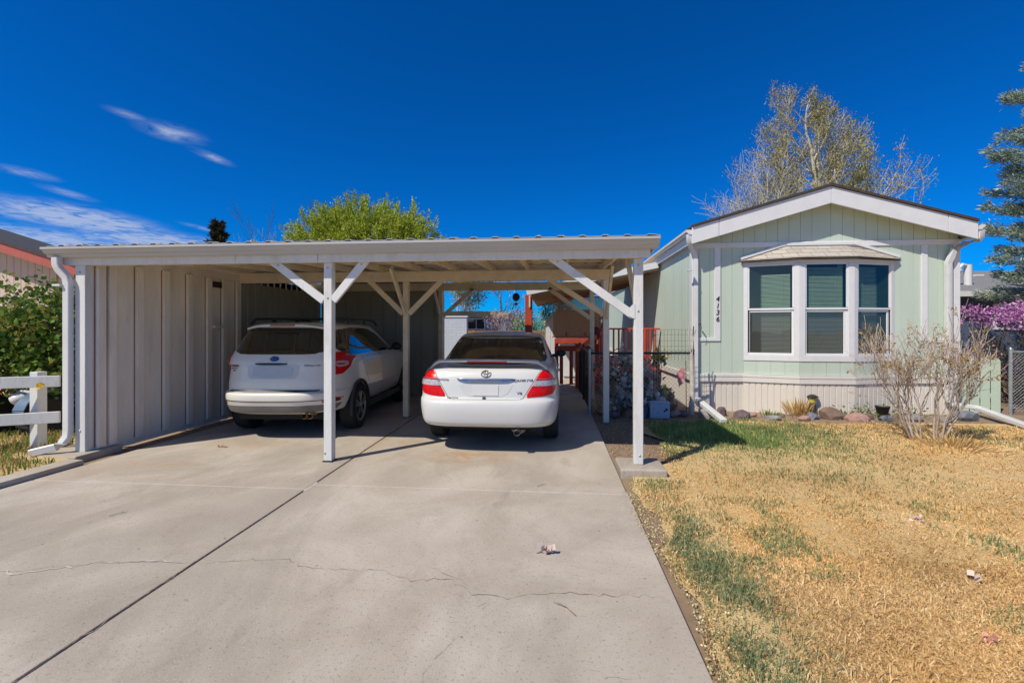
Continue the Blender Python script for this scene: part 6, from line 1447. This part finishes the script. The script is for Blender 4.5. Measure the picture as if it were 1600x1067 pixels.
tree('bare_tree', -13.9, 21.5, 'low bare twiggy tree between the thin bare tree and the rounded green tree', 'tree', BARKT, PN, 4, 3.1, .06, 4, .05, OLIVE, 0, LEAFD, 4, spread=.35)
# conifers
def conifer(name, x, y, h, r, label, cols, seed, nb=90, needle=.12, z0=.3, droop=.1, n_n=46):
    t = thing(name, (x, y, 0), label, 'tree'); rs = random.Random(seed); mb = MB(); mb.tube([(x, y, -.05), (x + .03, y, h * .5), (x, y, h)], [h * .018 + .03, h * .012 + .02, .012], 8)
    C, D = [], []
    for k in range(nb):
        f = (k + rs.random()) / nb; z = z0 + (h - z0) * f ** .9; a = k * 2.399 + rs.uniform(-.4, .4); l_ = r * (1 - f) ** .75 * rs.uniform(.7, 1.15) + .12
        d = Vector((math.cos(a), math.sin(a), .18 - droop + .5 * f)).normalized(); p0 = Vector((x, y, z)); pts = [p0 + d * (l_ * s) + Vector((0, 0, droop * l_ * (s * s) * rs.uniform(.4, 1.2))) for s in (0, .35, .7, 1)]
        mb.tube(pts, [.02, .015, .01, .004], 4, caps=False)
        for m_ in range(int(n_n * (.3 + l_ / r))):
            s = rs.uniform(.18, 1.); q = pts[0].lerp(pts[-1], s); side = Vector((-d.y, d.x, 0)) * rs.uniform(-1, 1) * l_ * .30 * (1.15 - s)
            q = q + side + Vector((0, 0, rs.gauss(0, .05))); dd = (d + side.normalized() * .7 * rs.random() + Vector((0, 0, rs.uniform(-.1, .5)))).normalized()
            C.append(tuple(q)); D.append(tuple(dd))
    mb.build('trunk', BARK, t, smooth=60)
    C = np.repeat(np.array(C), 9, 0) + rng.normal(0, .04, (len(C) * 9, 3)); D = np.repeat(np.array(D), 9, 0)
    leaves('crown', C, needle, cols, LEAFD, t, aspect=.2, dirs=D, jit=.45)
BLUESP = [(.27, .35, .29), (.34, .42, .36), (.18, .25, .19), (.42, .48, .42), (.24, .30, .17)]
conifer('blue_spruce', 13.3, 12.2, 11.6, 2.45, 'blue-green spruce at the right edge beyond the chain-link fence', BLUESP, 3, nb=230, needle=.11, z0=1.9, n_n=150)
conifer('dark_conifer', -16.0, 20.5, 6.6, 1.2, 'dark conifer tip peeking over the carport roof', [(.03, .04, .012), (.05, .05, .02), (.09, .07, .03)], 7, nb=60, needle=.2, z0=1., n_n=40)
# bushes
def bush(name, x, y, rx, ry, z0, z1, n, size, cols, label, seed, cat='bush', lm=LEAF, stems=14, aspect=.55, hollow=.55, clumps=46, group=None):
    t = thing(name, (x, y, 0), label, cat, group); rs = random.Random(seed); mb = MB(); ce = []
    zc, rz = (z0 + z1) / 2, (z1 - z0) / 2
    for k in range(clumps):
        d = Vector((rs.gauss(0, 1), rs.gauss(0, 1), rs.gauss(0, .9))).normalized() * rs.uniform(hollow, 1.05); c = Vector((x + d.x * rx, y + d.y * ry, zc + d.z * rz)); ce.append(c)
        if k < stems * 3:
            b = Vector((x + rs.uniform(-.2, .2) * rx, y + rs.uniform(-.2, .2) * ry, 0)); mb.tube([b, b.lerp(c, .5) + Vector((rs.gauss(0, .05), rs.gauss(0, .05), .06)), c], [.014, .009, .003], 4, caps=False)
    mb.build('stem', BARK, t)
    c = np.array([tuple(v) for v in ce])[rng.integers(0, len(ce), n)]
    leaves('foliage', c + np.clip(rng.normal(0, 1, (n, 3)), -2.1, 2.1) * np.array([rx, ry, rz]) * .17, size, cols, lm, t, aspect=aspect, up=.15)
bush('leafy_bush', -7.65, 6.15, 1.35, .75, .35, 2.10, 12000, .085, [(.10, .19, .03), (.14, .245, .04), (.20, .30, .06), (.07, .13, .02), (.26, .22, .05)], 'large leafy green bush behind the white rail fence', 5, clumps=95, aspect=.7, hollow=.4)
scrap(-6.02, 4.86, [(.55, .36, .02)], 'yellow leaf caught on the top fence rail', 4, .02, .09, 'yellow_leaf', 'leaf'); bpy.data.objects['yellow_leaf'].location.z = .84
PKB = [(.46, .17, .42), (.56, .26, .52), (.36, .11, .32), (.62, .38, .58)]
bush('redbud_bush', 9.35, 10.6, .85, .6, 1.5, 2.15, 1800, .055, PKB, 'magenta blossoming bush between the picket fence and the blue house, left one', 11, lm=LEAFD, clumps=13, hollow=.3)
bush('redbud_bush', 10.7, 10.9, 1.0, .7, 1.55, 2.3, 2200, .055, PKB, 'taller magenta blossoming bush in front of the spruce', 12, lm=LEAFD, clumps=16, hollow=.3)
DRK = [(.05, .06, .025), (.09, .08, .04), (.12, .09, .06), (.07, .09, .03)]
bush('twiggy_shrub', 9.6, 10.3, 1.1, .6, .2, 1.7, 2600, .05, DRK + [(.2, .1, .16)], 'brown-green twiggy shrub under the magenta blossoms', 13, lm=LEAFD, clumps=70)
bush('twiggy_shrub', 9.6, 9.7, .9, .4, .1, 1.05, 2200, .05, DRK + [(.14, .17, .05), (.45, .2, .42)], 'green shrub with a few pink blooms behind the right chain-link', 14, clumps=60)
bush('pink_blossom_tree', -1.75, 19, .9, .6, 1.3, 2.35, 2200, .07, [(.42, .28, .38), (.5, .36, .44), (.2, .2, .1)], 'pale pink blossoming bush seen through the carport beside the trailer', 15, lm=LEAFD)
bush('green_bush', -.95, 17.9, .75, .4, .9, 2.15, 2600, .07, [(.24, .32, .07), (.32, .38, .1), (.17, .24, .05)], 'green-yellow bush beside the red awning post', 16)
bush('blossom_bush', .15, 16.4, .55, .5, .8, 2.75, 3600, .07, [(.16, .28, .05), (.22, .34, .07), (.11, .2, .03), (.7, .7, .62)], 'green bush with white blossoms right of the red awning post', 17)
tree('yard_tree', -5.1, 24.5, 'green-leaved tree behind the trailer seen through the carport', 'tree', BARKW, dict(PB, rmin=.008), 2, 2.2, .10, 4, .12, [(.22, .32, .06), (.30, .37, .09), (.3, .3, .1)], 9000, LEAF, 19, spread=.25, trunk_h=1.2, jit=.2)
tree('bare_tree', -3.6, 25.5, 'pale bare-branched tree behind the trailer, near the sedan roof line', 'tree', BARKW, dict(PB, rmin=.01), 2, 2.6, .11, 4, .08, [(.2, .18, .1)], 900, LEAFD, 23, spread=.3, jit=.2)
for k, (x, y, s, lb) in enumerate(((-30, 48, 1.2, 'far left green tree beyond the beige house'), (-16, 55, 1.4, 'far green tree behind the rounded yellow-green tree'), (6, 60, 1.3, 'far green tree hidden behind the mobile home'), (28, 45, 1.4, 'far green tree beyond the slate blue house'))):
    pass
# green plastic tub and small things behind the pickets
mb = MB(); mb.lathe([(.10, 0), (.13, .32), (.14, .33), (.13, .34)], (7.62, 9.5, .72), 14); tag(mb.build('green_tub', M('green_plastic', (.02, .22, .10), .5), None, (7.62, 9.5, .72), smooth=40), 'bright green plastic tub standing behind the picket boards', 'tub')
mb = MB(); mb.lathe([(.2, 0), (.2, .72)], (7.75, 9.55, -.03), 12); tag(mb.build('wooden_stump', BARK, None, (7.75, 9.55, 0), smooth=40), 'dark wooden stump behind the picket boards carrying the tub and the crate', 'stump')
bxx = thing('cream_crate', (7.9, 9.5, .7), 'small cream crate behind the picket boards beside the green tub', 'crate'); mb = MB(); mb.box(7.78, 7.98, 9.4, 9.58, .69, 1.02); mb.build('box', M('cream_paint', (.5, .4, .34), .7, var=.2), bxx, bevel=.01); mb = MB(); mb.box(7.77, 7.99, 9.39, 9.59, 1.022, 1.04); mb.build('lid', M('rose_lid', (.4, .25, .2), .7), bxx)
